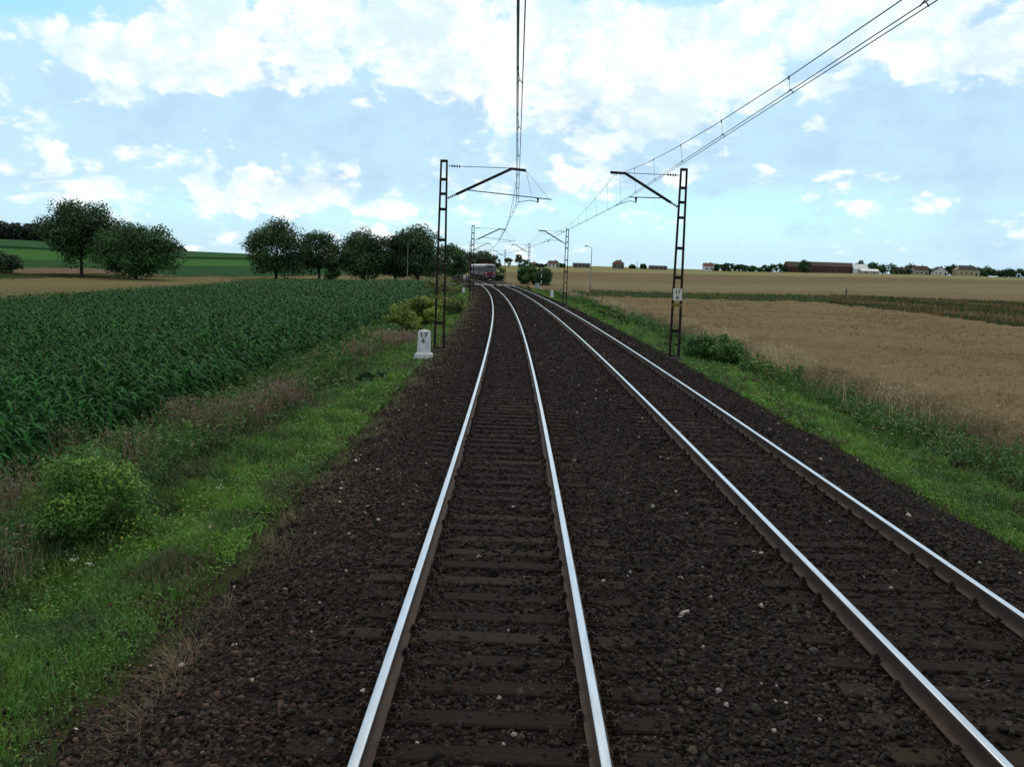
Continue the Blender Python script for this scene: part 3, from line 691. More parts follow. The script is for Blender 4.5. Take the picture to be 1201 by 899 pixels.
# ------------------------------------------------------------------ TRAIN on the right-hand track
mat('train_silver', (.155, .14, .165), rough=.5, noise=[(.6, (.12, .105, .13), .4, .65, 1, I3)])
mat('train_roof', (.75, .76, .78), rough=.45)
mat('train_red', (.13, .012, .018), rough=.4)
mat('train_glass', (.015, .03, .035), rough=.12, spec=.6)
mat('train_dark', (.02, .018, .02), rough=.7)
mat('train_door', (.42, .42, .36), rough=.5)
mat('lamp_lens', (.7, .7, .66), rough=.2)
mat('roof_gear', (.12, .012, .03), rough=.6)
def train():
    s0 = 235.0; o = empty('passenger_train', tr(s0, 3.96, .04), 0, 'silver electric passenger train with dark red nose approaching on right track', 'train')
    org = np.array(o.location); LC = 20.6; Wd = 1.42
    def place(obj, s): # car parts lie along the track
        w = tr(s, 3.96, .04)-org; obj.location = tuple(w); obj.rotation_euler = (0, 0, s/R)
    for ci in range(3):
        sc = s0+ci*(LC+.5)+LC/2; hl = LC/2
        prof = [(-1.30, .95), (-Wd, 1.15), (-Wd, 2.55), (-1.36, 3.25), (-1.15, 3.52), (1.15, 3.52), (1.36, 3.25), (Wd, 2.55), (Wd, 1.15), (1.30, .95)]
        b = MB(); n = len(prof); ys = [-hl, -hl+.35, hl]
        vs = []
        for yi, y in enumerate(ys):
            k = .93 if (yi == 0 and ci == 0) else 1
            vs += [(x*k, y+(.22*(z-1)/2.5 if (yi == 0 and ci == 0) else 0), z) for x, z in prof]
        fs = [(i*n+j, i*n+(j+1) % n, (i+1)*n+(j+1) % n, (i+1)*n+j) for i in range(2) for j in range(n)]+[tuple(range(n)), tuple(2*n+j for j in range(n-1, -1, -1))]
        b.add(vs, fs); c = b.build('car_body', 'train_silver', o); place(c, sc)
        b = MB(); ra = [(-1.2, 3.50), (-1.05, 3.68), (-.5, 3.82), (.5, 3.82), (1.05, 3.68), (1.2, 3.50)]; n = len(ra)
        vs = [(x, y, z) for y in (-hl+.25, hl-.02) for x, z in ra]; b.add(vs, [(j, (j+1) % n, n+(j+1) % n, n+j) for j in range(n)]+[tuple(range(n)), tuple(range(2*n-1, n-1, -1))]); q = b.build('roof', 'train_roof', c)
        for sx in (-1, 1):
            for y in np.arange(-hl+2.2, hl-1.5, 2.35):
                if abs(abs(y)-4.0) < .9: continue
                b = MB(); b.box(sx*(Wd-.03), sx*(Wd+.012), y-.75, y+.75, 2.02, 2.92); b.build('window', 'train_glass', c)
            for y in (-4.0, 4.0):
                b = MB(); b.box(sx*(Wd-.03), sx*(Wd+.016), y-.75, y+.75, 1.2, 3.0); dr = b.build('door', 'train_door', c)
                b = MB(); b.box(sx*(Wd+.016), sx*(Wd+.024), y-.4, y+.4, 2.05, 2.85); b.build('door_window', 'train_glass', dr)
            b = MB(); b.box(sx*(Wd-.03), sx*(Wd+.01), -hl+.4, hl-.05, 1.2, 1.32); b.build('red_stripe', 'train_red', c)
        b = MB(); b.box(-1.2, 1.2, -hl+1, hl-1, .45, .94); b.build('underframe', 'train_dark', c)
        for y in (-hl+3.2, hl-3.2):
            b = MB(); b.box(-1.15, 1.15, y-1.7, y+1.7, .35, .9)
            for dy in (-1.25, 1.25):
                for sx in (-1, 1): b.tube([(sx*.68, y+dy, .46), (sx*.82, y+dy, .46)], .46, 14)
            b.build('bogie', 'train_dark', c)
        if ci == 0:
            y = -hl
            def fy(z): return y+.22*(z-1)/2.5
            def panel(name, x0, x1, z0, z1, m, d=.03, par=c):
                b = MB(); v = [(x0, fy(z0)-d, z0), (x1, fy(z0)-d, z0), (x1, fy(z1)-d, z1), (x0, fy(z1)-d, z1)]; v += [(a, b_+d+.05, c_) for a, b_, c_ in v]
                b.add(v, [(0, 1, 2, 3), (4, 7, 6, 5), (0, 4, 5, 1), (1, 5, 6, 2), (2, 6, 7, 3), (3, 7, 4, 0)]); return b.build(name, m, par)
            ws = panel('windscreen_band', -1.22, 1.22, 2.02, 3.0, 'train_glass')
            for x in (-.42, .42): panel('windscreen_pillar', x-.04, x+.04, 2.02, 3.0, 'train_dark', .04, ws)
            panel('red_nose', -1.30, 1.30, 1.2, 1.92, 'train_red')
            panel('buffer_beam', -1.2, 1.2, .72, 1.1, 'train_silver', .05)
            for x in (-.95, .95): panel('headlight', x-.14, x+.14, 1.55, 1.78, 'lamp_lens', .05)
            panel('coupler', -.22, .22, .72, 1.3, 'train_dark', .35)
            panel('destination_box', -.5, .5, 3.05, 3.3, 'train_dark', .04)
            for x in (-.95, .95): b = MB(); b.box(x-.2, x+.2, y-.12, y+.3, .15, .7); b.build('step', 'train_dark', c)
        if ci in (0, 1):
            b = MB()
            for yy in np.arange(-hl+2.0, -hl+11 if ci == 0 else hl-9, 2.6): b.box(-.55, .55, yy-.9, yy+.9, 3.822, 4.05)
            b.build('roof_equipment', 'roof_gear', c)
        if ci == 1:
            b = MB()
            for x in (-.5, .5): b.tube([(x, -2, 4.05), (x*.9, -3.6, 4.75), (x*.8, -2, 5.45)], .03, 5)
            b.tube([(-.85, -2, 5.47), (.85, -2, 5.47)], .04, 5); b.build('pantograph', 'roof_gear', c)
train()

# ------------------------------------------------------------------ VEGETATION
mat('leaf', (.04, .08, .02), rough=.55, spec=.35, attr=True, transl=.30)
mat('corn_leaf', (.03, .08, .03), rough=.45, spec=.03, attr=True, transl=.10)
mat('dry', (.2, .15, .1), rough=.85, spec=.1, attr=True, transl=.15)
mat('petal', (.6, .6, .55), rough=.8, attr=True)
mat('bark', (.035, .028, .022), rough=.9, noise=[(8, (.06, .05, .04), .4, .65, 1, (1, 1, .2))])
def in_view(P, mx=140):
    d = P-CP; zc = d@_f; u = 600.5+F*(d@_r)/np.maximum(zc, .1); return (zc > .5) & (u > -mx) & (u < 1201+mx)
def blades(P, h, w, lean, col, seg=2, colv=.25, tipc=None):
    """curved blades. P (n,3), h, w, lean (n,)"""
    n = len(P); a = rng.uniform(0, 6.283, n); dx, dy = np.cos(a), np.sin(a); b = a+rng.uniform(1.2, 1.9, n); wx, wy = np.cos(b), np.sin(b)
    V = []; ts = np.linspace(0, 1, seg+1)
    for t in ts[:-1]:
        o = lean*t**1.8*h; z = h*t*(1-.25*lean*t); ww = w*(1-t*.75)*.5
        for sg in (-1, 1): V.append(np.stack([P[:, 0]+dx*o+sg*wx*ww, P[:, 1]+dy*o+sg*wy*ww, P[:, 2]+z], -1))
    V.append(np.stack([P[:, 0]+dx*lean*h, P[:, 1]+dy*lean*h, P[:, 2]+h*(1-.25*lean)], -1))
    k = len(V); V = np.stack(V, 1); base = (np.arange(n)*k)[:, None]
    Q = np.concatenate([base+np.array([2*i, 2*i+1, 2*i+3, 2*i+2]) for i in range(seg-1)]) if seg > 1 else np.zeros((0, 4), int)
    T = base+np.array([k-3, k-2, k-1])
    c = np.repeat((col*rng.uniform(1-colv, 1+colv, (n, 1)))[:, None], k, 1)
    if tipc is not None: c[:, -1] = tipc; 
    return V.reshape(-1, 3), Q, T, c.reshape(-1, 3)
def leaves(P, nrm, size, col, asp=.55):
    """leaf-shaped quads round points P facing roughly nrm"""
    n = len(P); a = rng.standard_normal((n, 3)); a -= (a*nrm).sum(1, keepdims=True)*nrm; a /= np.linalg.norm(a, axis=1, keepdims=True)+1e-9
    b = np.cross(nrm, a); L_ = size[:, None]; 
    v = [P-a*L_*.5, P+b*L_*asp*.5, P+a*L_*.5-nrm*L_*.12, P-b*L_*asp*.5]
    V = np.stack(v, 1).reshape(-1, 3); Q = (np.arange(n)*4)[:, None]+np.arange(4)
    return V, Q, np.zeros((0, 3), int), np.repeat(col, 4, 0)
def join(parts):
    V, Q, T, Cc, off = [], [], [], [], 0
    for v, q, t, c in parts:
        V.append(v); Q.append(q+off); T.append(t+off); Cc.append(c); off += len(v)
    return np.vstack(V), [np.vstack(Q), np.vstack(T)], np.vstack(Cc)
def stuff(name, parts, m, label, cat):
    V, Fs, c = join(parts); return tag(npmesh(name, V, Fs, [m], col=c), label, cat, kind='stuff')
def scat(s0, s1, l0, l1, dens, clump=0.0, sc=1.0):
    n = int(dens*(s1-s0)*(l1-l0)); s = rng.uniform(s0, s1, n); l = rng.uniform(l0, l1, n)
    P = trv(s, l, 0*s); P[:, 2] = zfun(P[:, 0], P[:, 1])
    k = in_view(P)
    if clump:
        f = nz(P[:, 0]*sc, P[:, 1]*sc); k &= rng.random(n) < np.clip(.6+clump*f, .3, 1)
    return P[k], s[k], l[k]
G1 = np.array((.075, .205, .026)); G2 = np.array((.12, .28, .034)); G3 = np.array((.045, .125, .024)); G4 = np.array((.15, .19, .05)); 
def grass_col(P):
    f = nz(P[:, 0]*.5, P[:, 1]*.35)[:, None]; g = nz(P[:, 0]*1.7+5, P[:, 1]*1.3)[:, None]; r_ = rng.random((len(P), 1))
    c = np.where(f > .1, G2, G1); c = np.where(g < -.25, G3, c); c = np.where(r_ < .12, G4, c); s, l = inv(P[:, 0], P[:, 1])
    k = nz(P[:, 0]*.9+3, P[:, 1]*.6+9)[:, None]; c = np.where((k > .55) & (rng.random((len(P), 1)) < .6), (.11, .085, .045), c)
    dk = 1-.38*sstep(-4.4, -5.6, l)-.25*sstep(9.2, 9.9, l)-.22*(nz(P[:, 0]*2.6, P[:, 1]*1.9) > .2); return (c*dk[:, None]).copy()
def verge(l0, l1, nearedge):
    parts = []
    for s0, s1, dens, hh, w, seg in ((3, 9, 2800, .14, .008, 3), (9, 16, 1800, .15, .011, 3), (16, 30, 900, .16, .018, 2), (30, 60, 300, .18, .035, 2), (60, 190, 80, .22, .08, 2)):
        P, s, l = scat(s0, s1, l0, l1, dens, 1.6, 1.4)
        e = np.clip(abs(l-nearedge+.12*np.sin(s*1.9)+.1*np.sin(s*4.7))/.75, 0, 1); k = rng.random(len(P)) < .05+.95*e**1.1*np.clip(.75+.6*nz(P[:, 0]*2.2, P[:, 1]*2.2), .15, 1)**(1-e); P, e = P[k], e[k]
        n = len(P); h = hh*rng.uniform(.45, 1.5, n)*(.5+.5*e)*(1+.35*nz(P[:, 0]*1.1, P[:, 1]*.8))
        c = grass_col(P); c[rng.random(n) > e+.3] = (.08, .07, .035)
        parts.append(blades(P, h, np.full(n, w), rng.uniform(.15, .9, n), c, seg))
    return parts
stuff('verge_grass', verge(-8.2, -2.75, -2.85)+verge(6.6, 11.0, 6.75), 'leaf', 'bright green grass on the verges beside the ballast', 'grass')
def shoulder_tufts():
    parts = []
    for s0, s1, n, w, h in ((3, 12, 2600, .007, .10), (12, 30, 5200, .014, .12), (30, 80, 6500, .03, .14), (80, 170, 4500, .07, .16)):
        s = rng.uniform(s0, s1, n); l = -3.0+rng.exponential(.30, n); k = (l < -1.7) & (nz(s*1.3, l*2.5) > .05); s, l = s[k], l[k]; n = len(s)
        P = trv(s, l, bal_z(s, l)-.01); pal_ = np.array(((.10, .085, .035), (.075, .11, .03), (.13, .12, .05), (.06, .05, .03)))
        parts.append(blades(P, rng.uniform(.4, 1.3, n)*h, np.full(n, w), rng.uniform(.3, 1.4, n), pal_[rng.integers(0, 4, n)], 2))
        nr = rng.standard_normal((n, 3))*.4+(0, 0, 1); nr /= np.linalg.norm(nr, axis=1, keepdims=True)
        parts.append(leaves(P+(0, 0, .03), nr, np.full(n, w*3.5), pal_[rng.integers(0, 4, n)]*.9, .5))
    return parts
stuff('shoulder_tufts', shoulder_tufts(), 'leaf', 'sparse ochre and green weeds creeping over the ballast shoulder', 'weeds')
# broad-leaved herbs in the sward
def herbs():
    parts = []
    for (l0, l1) in ((-7.6, -3.1), (7.1, 11)):
        for s0, s1, dens, sz in ((3, 10, 1300, .035), (10, 22, 650, .05), (22, 60, 130, .1), (60, 180, 30, .18)):
            P, s, l = scat(s0, s1, l0, l1, dens, 2.2, .9); n = len(P)
            P[:, 2] += np.abs(rng.normal(0, .07, n))*(1+1.4*np.clip(abs(l-2)-7, 0, 2)*(nz(P[:, 0]*.8, P[:, 1]*.6) > 0))+.02
            nr = rng.standard_normal((n, 3))*.6+(0, 0, 1); nr /= np.linalg.norm(nr, axis=1, keepdims=True)
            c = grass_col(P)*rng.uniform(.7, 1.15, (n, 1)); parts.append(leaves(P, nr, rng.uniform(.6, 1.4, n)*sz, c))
    return parts
stuff('verge_herbs', herbs(), 'leaf', 'low broad leaved weeds growing through the verge grass', 'weeds')
# tall weeds at the foot of the corn and of the wheat
def tall_weeds():
    parts = []
    for l0, l1, s1_ in ((-8.6, -5.8, 175), (9.5, 11.2, 165)):
        for s0, s1, dens, w in ((3, 14, 130, .018), (14, 35, 60, .03), (35, 80, 22, .06), (80, 180, 7, .13)):
            P, s, l = scat(s0, min(s1, s1_), l0, l1, dens, 2.0, .8); n = len(P)
            h = rng.uniform(.25, .7, n)*(1+.3*nz(P[:, 0]*.6, P[:, 1]*.5)); c = np.where(rng.random((n, 1)) < .25, G4*.8, G3*1.1)
            parts.append(blades(P, h, np.full(n, w*.6), rng.uniform(.05, .35, n), c, 3))
            for k in range(7):   # leaves up the stem
                t = rng.uniform(.15, 1, n); Q = P.copy(); Q[:, 2] += h*t; Q[:, :2] += rng.normal(0, .065, (n, 2))
                nr = rng.standard_normal((n, 3))*.8+(0, 0, .6); nr /= np.linalg.norm(nr, axis=1, keepdims=True)
                parts.append(leaves(Q, nr, rng.uniform(.7, 1.5, n)*w*3.2, c*rng.uniform(.8, 1.25, (n, 1)), .42))
    return parts
stuff('tall_weeds', tall_weeds(), 'leaf', 'tall green weeds along the field edges', 'weeds')
# reddish dry grass and straw patches
def dry_grass():
    parts = []
    pk = np.array((.25, .165, .14)); st = np.array((.32, .26, .16))
    spots = []
    for px, py, r_, n, hh, c in ((330, 470, 1.2, 1500, .7, pk), (290, 490, 1.0, 1200, .7, pk), (250, 500, 1.0, 900, .7, pk), (215, 500, .7, 700, .75, pk), 
                             (20, 600, .8, 900, .8, pk), (10, 680, .6, 500, .6, pk), (452, 398, 1.6, 1300, .7, st*.8), (418, 412, 1.3, 1100, .6, st*.7), (478, 395, 1.2, 600, .5, pk), (150, 545, .8, 500, .8, pk), (75, 545, .7, 500, .9, st*.7), (240, 690, .4, 260, .25, pk*.7), (265, 655, .4, 260, .25, pk*.8)):
        n = int(n*.26); r_ *= .55
        q = hit(px, py+8); P = np.zeros((n, 3)); P[:, 0] = q[0]+rng.normal(0, r_*.5, n); P[:, 1] = q[1]+rng.normal(0, r_*1.2, n)
        s, l = inv(P[:, 0], P[:, 1]); P = P[l < -3.6]; n = len(P); P[:, 2] = zfun(P[:, 0], P[:, 1])
        d = math.hypot(q[0], q[1]); w = max(.005, d*.0005)
        h = hh*rng.uniform(.5, 1.25, n); cc = np.repeat(c[None], n, 0)*rng.uniform(.6, 1.2, (n, 1))
        parts.append(blades(P, h, np.full(n, w), rng.uniform(.1, .4, n), cc, 2))
        Q = P.copy(); Q[:, 2] += h*.9; nr = rng.standard_normal((n, 3)); nr[:, 2] *= .3; nr /= np.linalg.norm(nr, axis=1, keepdims=True)
        parts.append(leaves(Q, nr, np.full(n, max(.05, w*6)), cc*1.15, .4))
    # straw-coloured fringe of the wheat
    for s0, s1, dens, w in ((8, 20, 520, .010), (20, 45, 260, .02), (45, 100, 60, .045), (100, 170, 14, .09)):
        P, s, l = scat(s0, s1, 10.2, 12.6, dens, 2.2, .7); n = len(P); k = rng.random(n) < np.clip((l-10.0)/1.4, .1, 1); P = P[k]; n = len(P)
        pn = sstep(-.1, .5, nz(P[:, 0]*.45+2, P[:, 1]*.22)); h = rng.uniform(.55, 1.0, n)*(.85+.35*pn); cc = np.repeat(st[None], n, 0)*rng.uniform(.6, 1.15, (n, 1))*(.8+.75*pn)[:, None]
        parts.append(blades(P, h, np.full(n, w), rng.uniform(.1, .5, n), cc, 2))
        Q = P.copy(); Q[:, 2] += h*.88; nr = rng.standard_normal((n, 3)); nr[:, 2] *= .3; nr /= np.linalg.norm(nr, axis=1, keepdims=True)
        parts.append(leaves(Q, nr, np.full(n, .07+w*2), cc*1.05, .25))
    # bleached straw lying at the ballast's edge
    for px, py, n in ((225, 780, 150), (215, 800, 140), (275, 720, 70), (180, 860, 120), (330, 650, 50), (200, 835, 60), (160, 885, 60)):
        q = on_plane(px, py, -.58); P = np.zeros((n, 3)); P[:, 0] = q[0]+rng.normal(0, .07, n); P[:, 1] = q[1]+rng.normal(0, .12, n); P[:, 2] = -.6
        cc = np.repeat(st[None]*.75, n, 0)*rng.uniform(.6, 1.1, (n, 1)); parts.append(blades(P, rng.uniform(.12, .38, n), np.full(n, .005), rng.uniform(.8, 1.8, n), cc, 3))
    return parts
stuff('dry_grass', dry_grass(), 'dry', 'reddish and straw coloured dry grass along the field edges', 'grass')
# standing ears that roughen the wheat canopy
def ears():
    parts = []
    for s0, s1, dens, w, hh in ((12, 30, 150, .014, .16), (30, 60, 40, .028, .17), (60, 110, 11, .06, .2), (110, 170, 3.0, .12, .24)):
        P, s, l = scat(s0, s1, 11.5, 12+s1*.62, dens, .6, .5); a = np.arctan2(P[:, 0], P[:, 1]); k = np.hypot(P[:, 0], P[:, 1]) < R_near(a)-2; P = P[k]; n = len(P); P[:, 2] += .54
        c = np.array((.205, .162, .095))*rng.uniform(.55, 1.25, (n, 1))*np.where(nz(P[:, 0]*.25, P[:, 1]*.12)[:, None] > 0, 1.08, .94)
        parts.append(blades(P, rng.uniform(.6, 1.4, n)*hh, np.full(n, w), rng.uniform(.2, 1.3, n), c, 2))
    return parts
stuff('wheat_ears', ears(), 'dry', 'drooping ears of ripe wheat above the brown field', 'wheat')
# flowers
def flowers():
    parts = []
    for s0, s1, l0, l1, n, sz, c in ((20, 29, 9.4, 10.3, 420, .03, (.36, .38, .34)), (17, 20, 9.2, 10.0, 60, .025, (.36, .38, .34)), (34, 40, 10, 10.8, 60, .05, (.45, .35, .05)), (5, 16, -6, -3.6, 40, .03, (.35, .38, .3)), (12, 15, -5.0, -4.3, 60, .03, (.35, .33, .05))):
        s = rng.uniform(s0, s1, n); l = rng.uniform(l0, l1, n); k = nz(s*.9, l*2) > -.1; s, l = s[k], l[k]; n = len(s); P = trv(s, l, 0*s); P[:, 2] = zfun(P[:, 0], P[:, 1])+rng.uniform(.25, .6, n)*(.6 if l0 < 0 else 1)
        nr = rng.standard_normal((n, 3))*.4+(0, -.3, 1); nr /= np.linalg.norm(nr, axis=1, keepdims=True)
        parts.append(leaves(P, nr, np.full(n, sz), np.repeat(np.array([c]), n, 0), .9))
    for px, py in ((86, 671), (258, 582), (104, 676)):   # white umbels
        q = hit(px, py+6); n = 34; P = np.repeat(q[None], n, 0)+rng.normal(0, 1, (n, 3))*(.03, .02, .01)+(0, 0, .22)
        nr = rng.standard_normal((n, 3))*.25+(0, -.2, 1); nr /= np.linalg.norm(nr, axis=1, keepdims=True); parts.append(leaves(P, nr, np.full(n, .014), np.repeat(np.array([(.45, .45, .40)]), n, 0), .9))
    return parts
stuff('wild_flowers', flowers(), 'petal', 'small white and yellow wild flowers dotted along the verges', 'flowers')

# ---- maize
def corn():
    parts = []
    def plants(P, nl, seg, L0, wd, hs):
        n = len(P); ps = rng.uniform(0, 6.283, n); H_ = hs*rng.uniform(.85, 1.12, n)
        for k in range(nl):
            t = (k+1)/nl; z0 = H_*(.12+.78*t); a = ps+math.pi*k+rng.normal(0, .35, n); L_ = L0*rng.uniform(.8, 1.15, n)*(1-.25*abs(t-.5))
            rise = rng.uniform(.55, .95, n); droop = rng.uniform(.9, 1.6, n)*(1.1-.3*t); dx, dy = np.cos(a), np.sin(a)
            tint = np.array((.018, .086, .019))*rng.uniform(.45, 1.35, (n, 1))*(np.array((1.25, 1.12, .9)) if k > nl*.7 else 1)
            vs = []
            tt = np.linspace(0, 1, seg+1)
            for i, u_ in enumerate(tt):
                o = L_*.85*(u_-.18*u_*u_); zz = z0+L_*(rise*u_-droop*u_*u_*.85); w = wd*(.45+1.1*u_)*(1-u_**2.2)**.7*.5 if i < seg else 0
                tw = .25*u_
                for sg in ((-1, 1) if i < seg else (0,)):
                    vs.append(np.stack([P[:, 0]+dx*o-dy*w*sg, P[:, 1]+dy*o+dx*w*sg, P[:, 2]+zz+sg*w*tw], -1))
            m = len(vs); V = np.stack(vs, 1).reshape(-1, 3); b = (np.arange(n)*m)[:, None]
            Q = np.concatenate([b+np.array([2*i, 2*i+1, 2*i+3, 2*i+2]) for i in range(seg-1)]); T = b+np.array([m-3, m-2, m-1])
            parts.append((V, Q, T, np.repeat(tint, m, 0)))
        parts.append(blades(P, H_*1.02, np.full(n, .035), np.full(n, .03), np.repeat(np.array([(.03, .08, .025)]), n, 0), 2))
        k = rng.random(n) < .10
        if k.any():
            Q = P[k].copy(); Q[:, 2] += H_[k]*.95; m = k.sum(); parts.append(blades(Q, rng.uniform(.15, .4, m), np.full(m, .03), rng.uniform(0, .3, m), np.repeat(np.array([(.09, .11, .04)]), m, 0), 2))
    for s0, s1, nl, seg, rs, ps_, L0, wd in ((6, 34, 11, 5, .62, .17, .66, .062), (34, 70, 8, 4, .62, .2, .70, .08), (70, 120, 6, 3, .7, .28, .8, .12), (120, 178, 5, 2, .8, .5, 1.0, .2)):
        rows = np.arange(-8.2, -41, -rs); S_ = np.arange(s0, s1, ps_); Sg, Lg = np.meshgrid(S_, rows)
        s = (Sg+rng.normal(0, .05, Sg.shape)).ravel(); l = (Lg+rng.normal(0, .05, Lg.shape)).ravel()
        k = (l > -34-.03*s) & (rng.random(len(l)) < .94); s, l = s[k], l[k]
        P = trv(s, l, 0*s); P[:, 2] = zfun(P[:, 0], P[:, 1]); P = P[in_view(P, 60)]
        le = inv(P[:, 0], P[:, 1])[1]; hs = 1.5*(1+.09*nz(P[:, 0]*.12, P[:, 1]*.12)+.06*nz(P[:, 0]*.9, P[:, 1]*.7))*(1-(.12+.3*rng.random(len(P)))*sstep(-9.6, -8.0, le)); plants(P, nl, seg, L0, wd, hs)
    return parts
stuff('maize_crop', corn(), 'corn_leaf', 'dense dark green maize field left of the railway', 'maize')

# ---- bushes and trees
def crown_parts(cx, cy, z0, w, d, h, nclump, nleaf, lsize, cols, seed, low=.0, flat=1.0, asp=.6):
    """leaf clumps through an uneven crown volume; z0 = crown bottom"""
    global rng
    keep = rng; rng = np.random.default_rng(seed)
    # lobes: uneven outline
    nl = max(5, nclump//6); lob = rng.standard_normal((nl, 3)); lob /= np.linalg.norm(lob, axis=1, keepdims=True); lob[:, 2] = np.abs(lob[:, 2])*1.0-.25; la = rng.uniform(-.22, .2, nl)
    dirs = rng.standard_normal((nclump, 3)); dirs /= np.linalg.norm(dirs, axis=1, keepdims=True)
    rad = rng.uniform(.25, 1, nclump)**.45
    dirs_l = 1+(np.exp(-6*(1-dirs@lob.T))@la)
    c = dirs*(rad*dirs_l)[:, None]
    taper = np.where(c[:, 2] < 0, 1-.45*c[:, 2]*np.minimum(1, h/w), 1)
    cen = np.stack([cx+c[:, 0]*w/2*taper*.84, cy+c[:, 1]*d/2*taper*.84, z0+h/2+c[:, 2]*h/2*flat*.86], -1)
    csz = rng.uniform(.12, .25, nclump)*min(w, h*1.1)*(1.35 if nclump < 45 else 1); ck = rng.uniform(.5, 1.5, nclump); cc = np.array(cols)[rng.integers(0, len(cols), nclump)]
    per = rng.multinomial(nleaf, csz**2/np.sum(csz**2)); idx = np.repeat(np.arange(nclump), per); n = len(idx)
    g = rng.standard_normal((n, 3)); g /= np.linalg.norm(g, axis=1, keepdims=True); g *= (rng.random((n, 1))**.4)
    P = cen[idx]+g*csz[idx][:, None]*(1, 1, .75)
    nr = g+rng.standard_normal((n, 3))*.45+(0, 0, .45); nr /= np.linalg.norm(nr, axis=1, keepdims=True)
    col = cc[idx]*ck[idx][:, None]*rng.uniform(.75, 1.25, (n, 1))
    out = leaves(P, nr, lsize*rng.uniform(.6, 1.4, n), col, asp); rng = keep
    return out, cen
def tree(name, label, cat, X, Y, w, h, cb, cols, seed, nleaf=7000, lsize=.45, nclump=70, group=None, trunk=.028, z0=None, d=None, limbs=8, asp=.7):
    z = zg(X, Y)-.1 if z0 is None else z0
    o = empty(name, (X, Y, z), 0, label, cat, group); rd = random.Random(seed)
    out, cen = crown_parts(0, 0, cb*h, w, d or w, h*(1-cb), nclump, nleaf, lsize, cols, seed, asp=asp)
    V, Fs, c = join([out]); npmesh('crown', V, Fs, ['leaf'], col=c, parent=o)
    b = MB(); r0 = h*trunk; top = h*(cb+.35*(1-cb)); b.tube([(0, 0, -.3), (0, 0, h*.02), (rd.uniform(-.1, .1), 0, h*cb*.6), (rd.uniform(-.02, .02)*w, 0, top), (rd.uniform(-.03, .03)*w, 0, h*(cb+.8*(1-cb)))], [r0*1.3, r0, r0*.85, r0*.6, r0*.15], 8)
    for k in range(limbs):
        q = cen[rd.randrange(len(cen))]; zb = h*(cb+rd.uniform(-.02, .35)*(1-cb)); zb = max(zb, h*.03)
        b.tube([(0, 0, zb), (q[0]*.5, q[1]*.5, (zb+q[2])/2+.02*h), tuple(q)], [r0*.45, r0*.3, r0*.08], 5)
    b.build('trunk' if limbs < 9 else 'stems', 'bark', o, True)
    return o
DK = [(.028, .072, .022), (.036, .088, .026), (.022, .056, .02)]
DK2 = [(.034, .10, .024), (.045, .12, .03), (.026, .075, .022)]
YG = [(.17, .23, .035), (.22, .27, .045), (.12, .19, .03)]
MG = [(.06, .16, .03), (.085, .2, .04), (.045, .12, .026)]
def ptree(name, label, cat, pl, pr, ptop, pbase, Y, cb, cols, seed, **k):
    """stand a tree between two picture columns at forward distance Y, its foot on the land"""
    pc = (pl+pr)/2; A = at_dist(pl, 300, Y); B = at_dist(pr, 300, Y); w = (B[0]-A[0])*(1.2 if Y < 600 else 1.3); q = at_dist(pc, ptop, Y); x = q[0]; z = zg(x, Y)
    return tree(name, label, cat, x, Y, w, q[2]-z+.1, cb, cols, seed, **k)
gt = 'trees beyond the maize field'
ptree('broadleaf_tree', 'large round dark tree at left with a bare trunk, tallest of the left group', 'tree', 50, 139, 237, 326, 222, .16, DK, 11, nleaf=21000, lsize=.50, nclump=120, group=gt)
ptree('broadleaf_tree', 'broad bushy tree with foliage to the ground, right of the large round tree', 'tree', 115, 203, 260, 326, 214, .0, DK2, 12, nleaf=16000, lsize=.48, nclump=110, group=gt, d=12)
ptree('rounded_bush', 'dark rounded bush cut by the left edge of the picture', 'bush', -34, 17, 294, 326, 216, .0, DK, 13, nleaf=4000, lsize=.55, nclump=40, group=gt)
ptree('broadleaf_tree', 'round dark tree standing alone left of the lime row, full crown to the ground', 'tree', 292, 357, 257, 321, 250, .0, DK, 14, nleaf=15000, lsize=.50, nclump=90, group=gt)
ptree('broadleaf_tree', 'narrower dark tree with sky gap on its left, second of the row', 'tree', 354, 396, 263, 321, 255, .10, DK, 15, nleaf=8500, lsize=.48, nclump=70, group=gt)
ptree('broadleaf_tree', 'low narrow bush tree tucked right of the second row tree', 'tree', 381, 399, 293, 322, 248, .0, DK2, 16, nleaf=2200, lsize=.5, nclump=26, group=gt)
ptree('broadleaf_tree', 'dark tree with a domed top left of the street lamp group', 'tree', 403, 452, 262, 322, 250, .03, DK, 17, nleaf=16000, lsize=.48, nclump=80, group=gt)
ptree('broadleaf_tree', 'lower dense tree between the domed tree and the street lamp', 'tree', 444, 486, 271, 322, 256, .0, DK, 18, nleaf=14500, lsize=.48, nclump=80, group=gt)
ptree('broadleaf_tree', 'tall dense tree directly behind the nearest left catenary mast', 'tree', 466, 517, 260, 322, 252, .03, DK, 19, nleaf=16000, lsize=.48, nclump=90, group=gt)
ptree('broadleaf_tree', 'distant mid green tree seen just right of the nearest left mast', 'tree', 512, 546, 282, 318, 330, .03, DK2, 20, nleaf=5000, lsize=.7, nclump=50, group=gt)
ptree('broadleaf_tree', 'small dark tree with a thin trunk beside the train track curve', 'tree', 532, 546, 299, 319, 262, .18, DK, 21, nleaf=1800, lsize=.5, nclump=24, group=gt)
ptree('broadleaf_tree', 'spreading dark tree rising behind the roof of the train', 'tree', 540, 580, 291, 318, 400, .05, DK, 22, nleaf=5000, lsize=.8, nclump=55, group=gt)
ptree('broadleaf_tree', 'small open crowned tree just right of the train roof', 'tree', 576, 587, 300, 314, 430, .25, DK, 23, nleaf=1000, lsize=.7, nclump=14, group=gt)
gb = 'bushes between the tracks and the far field'
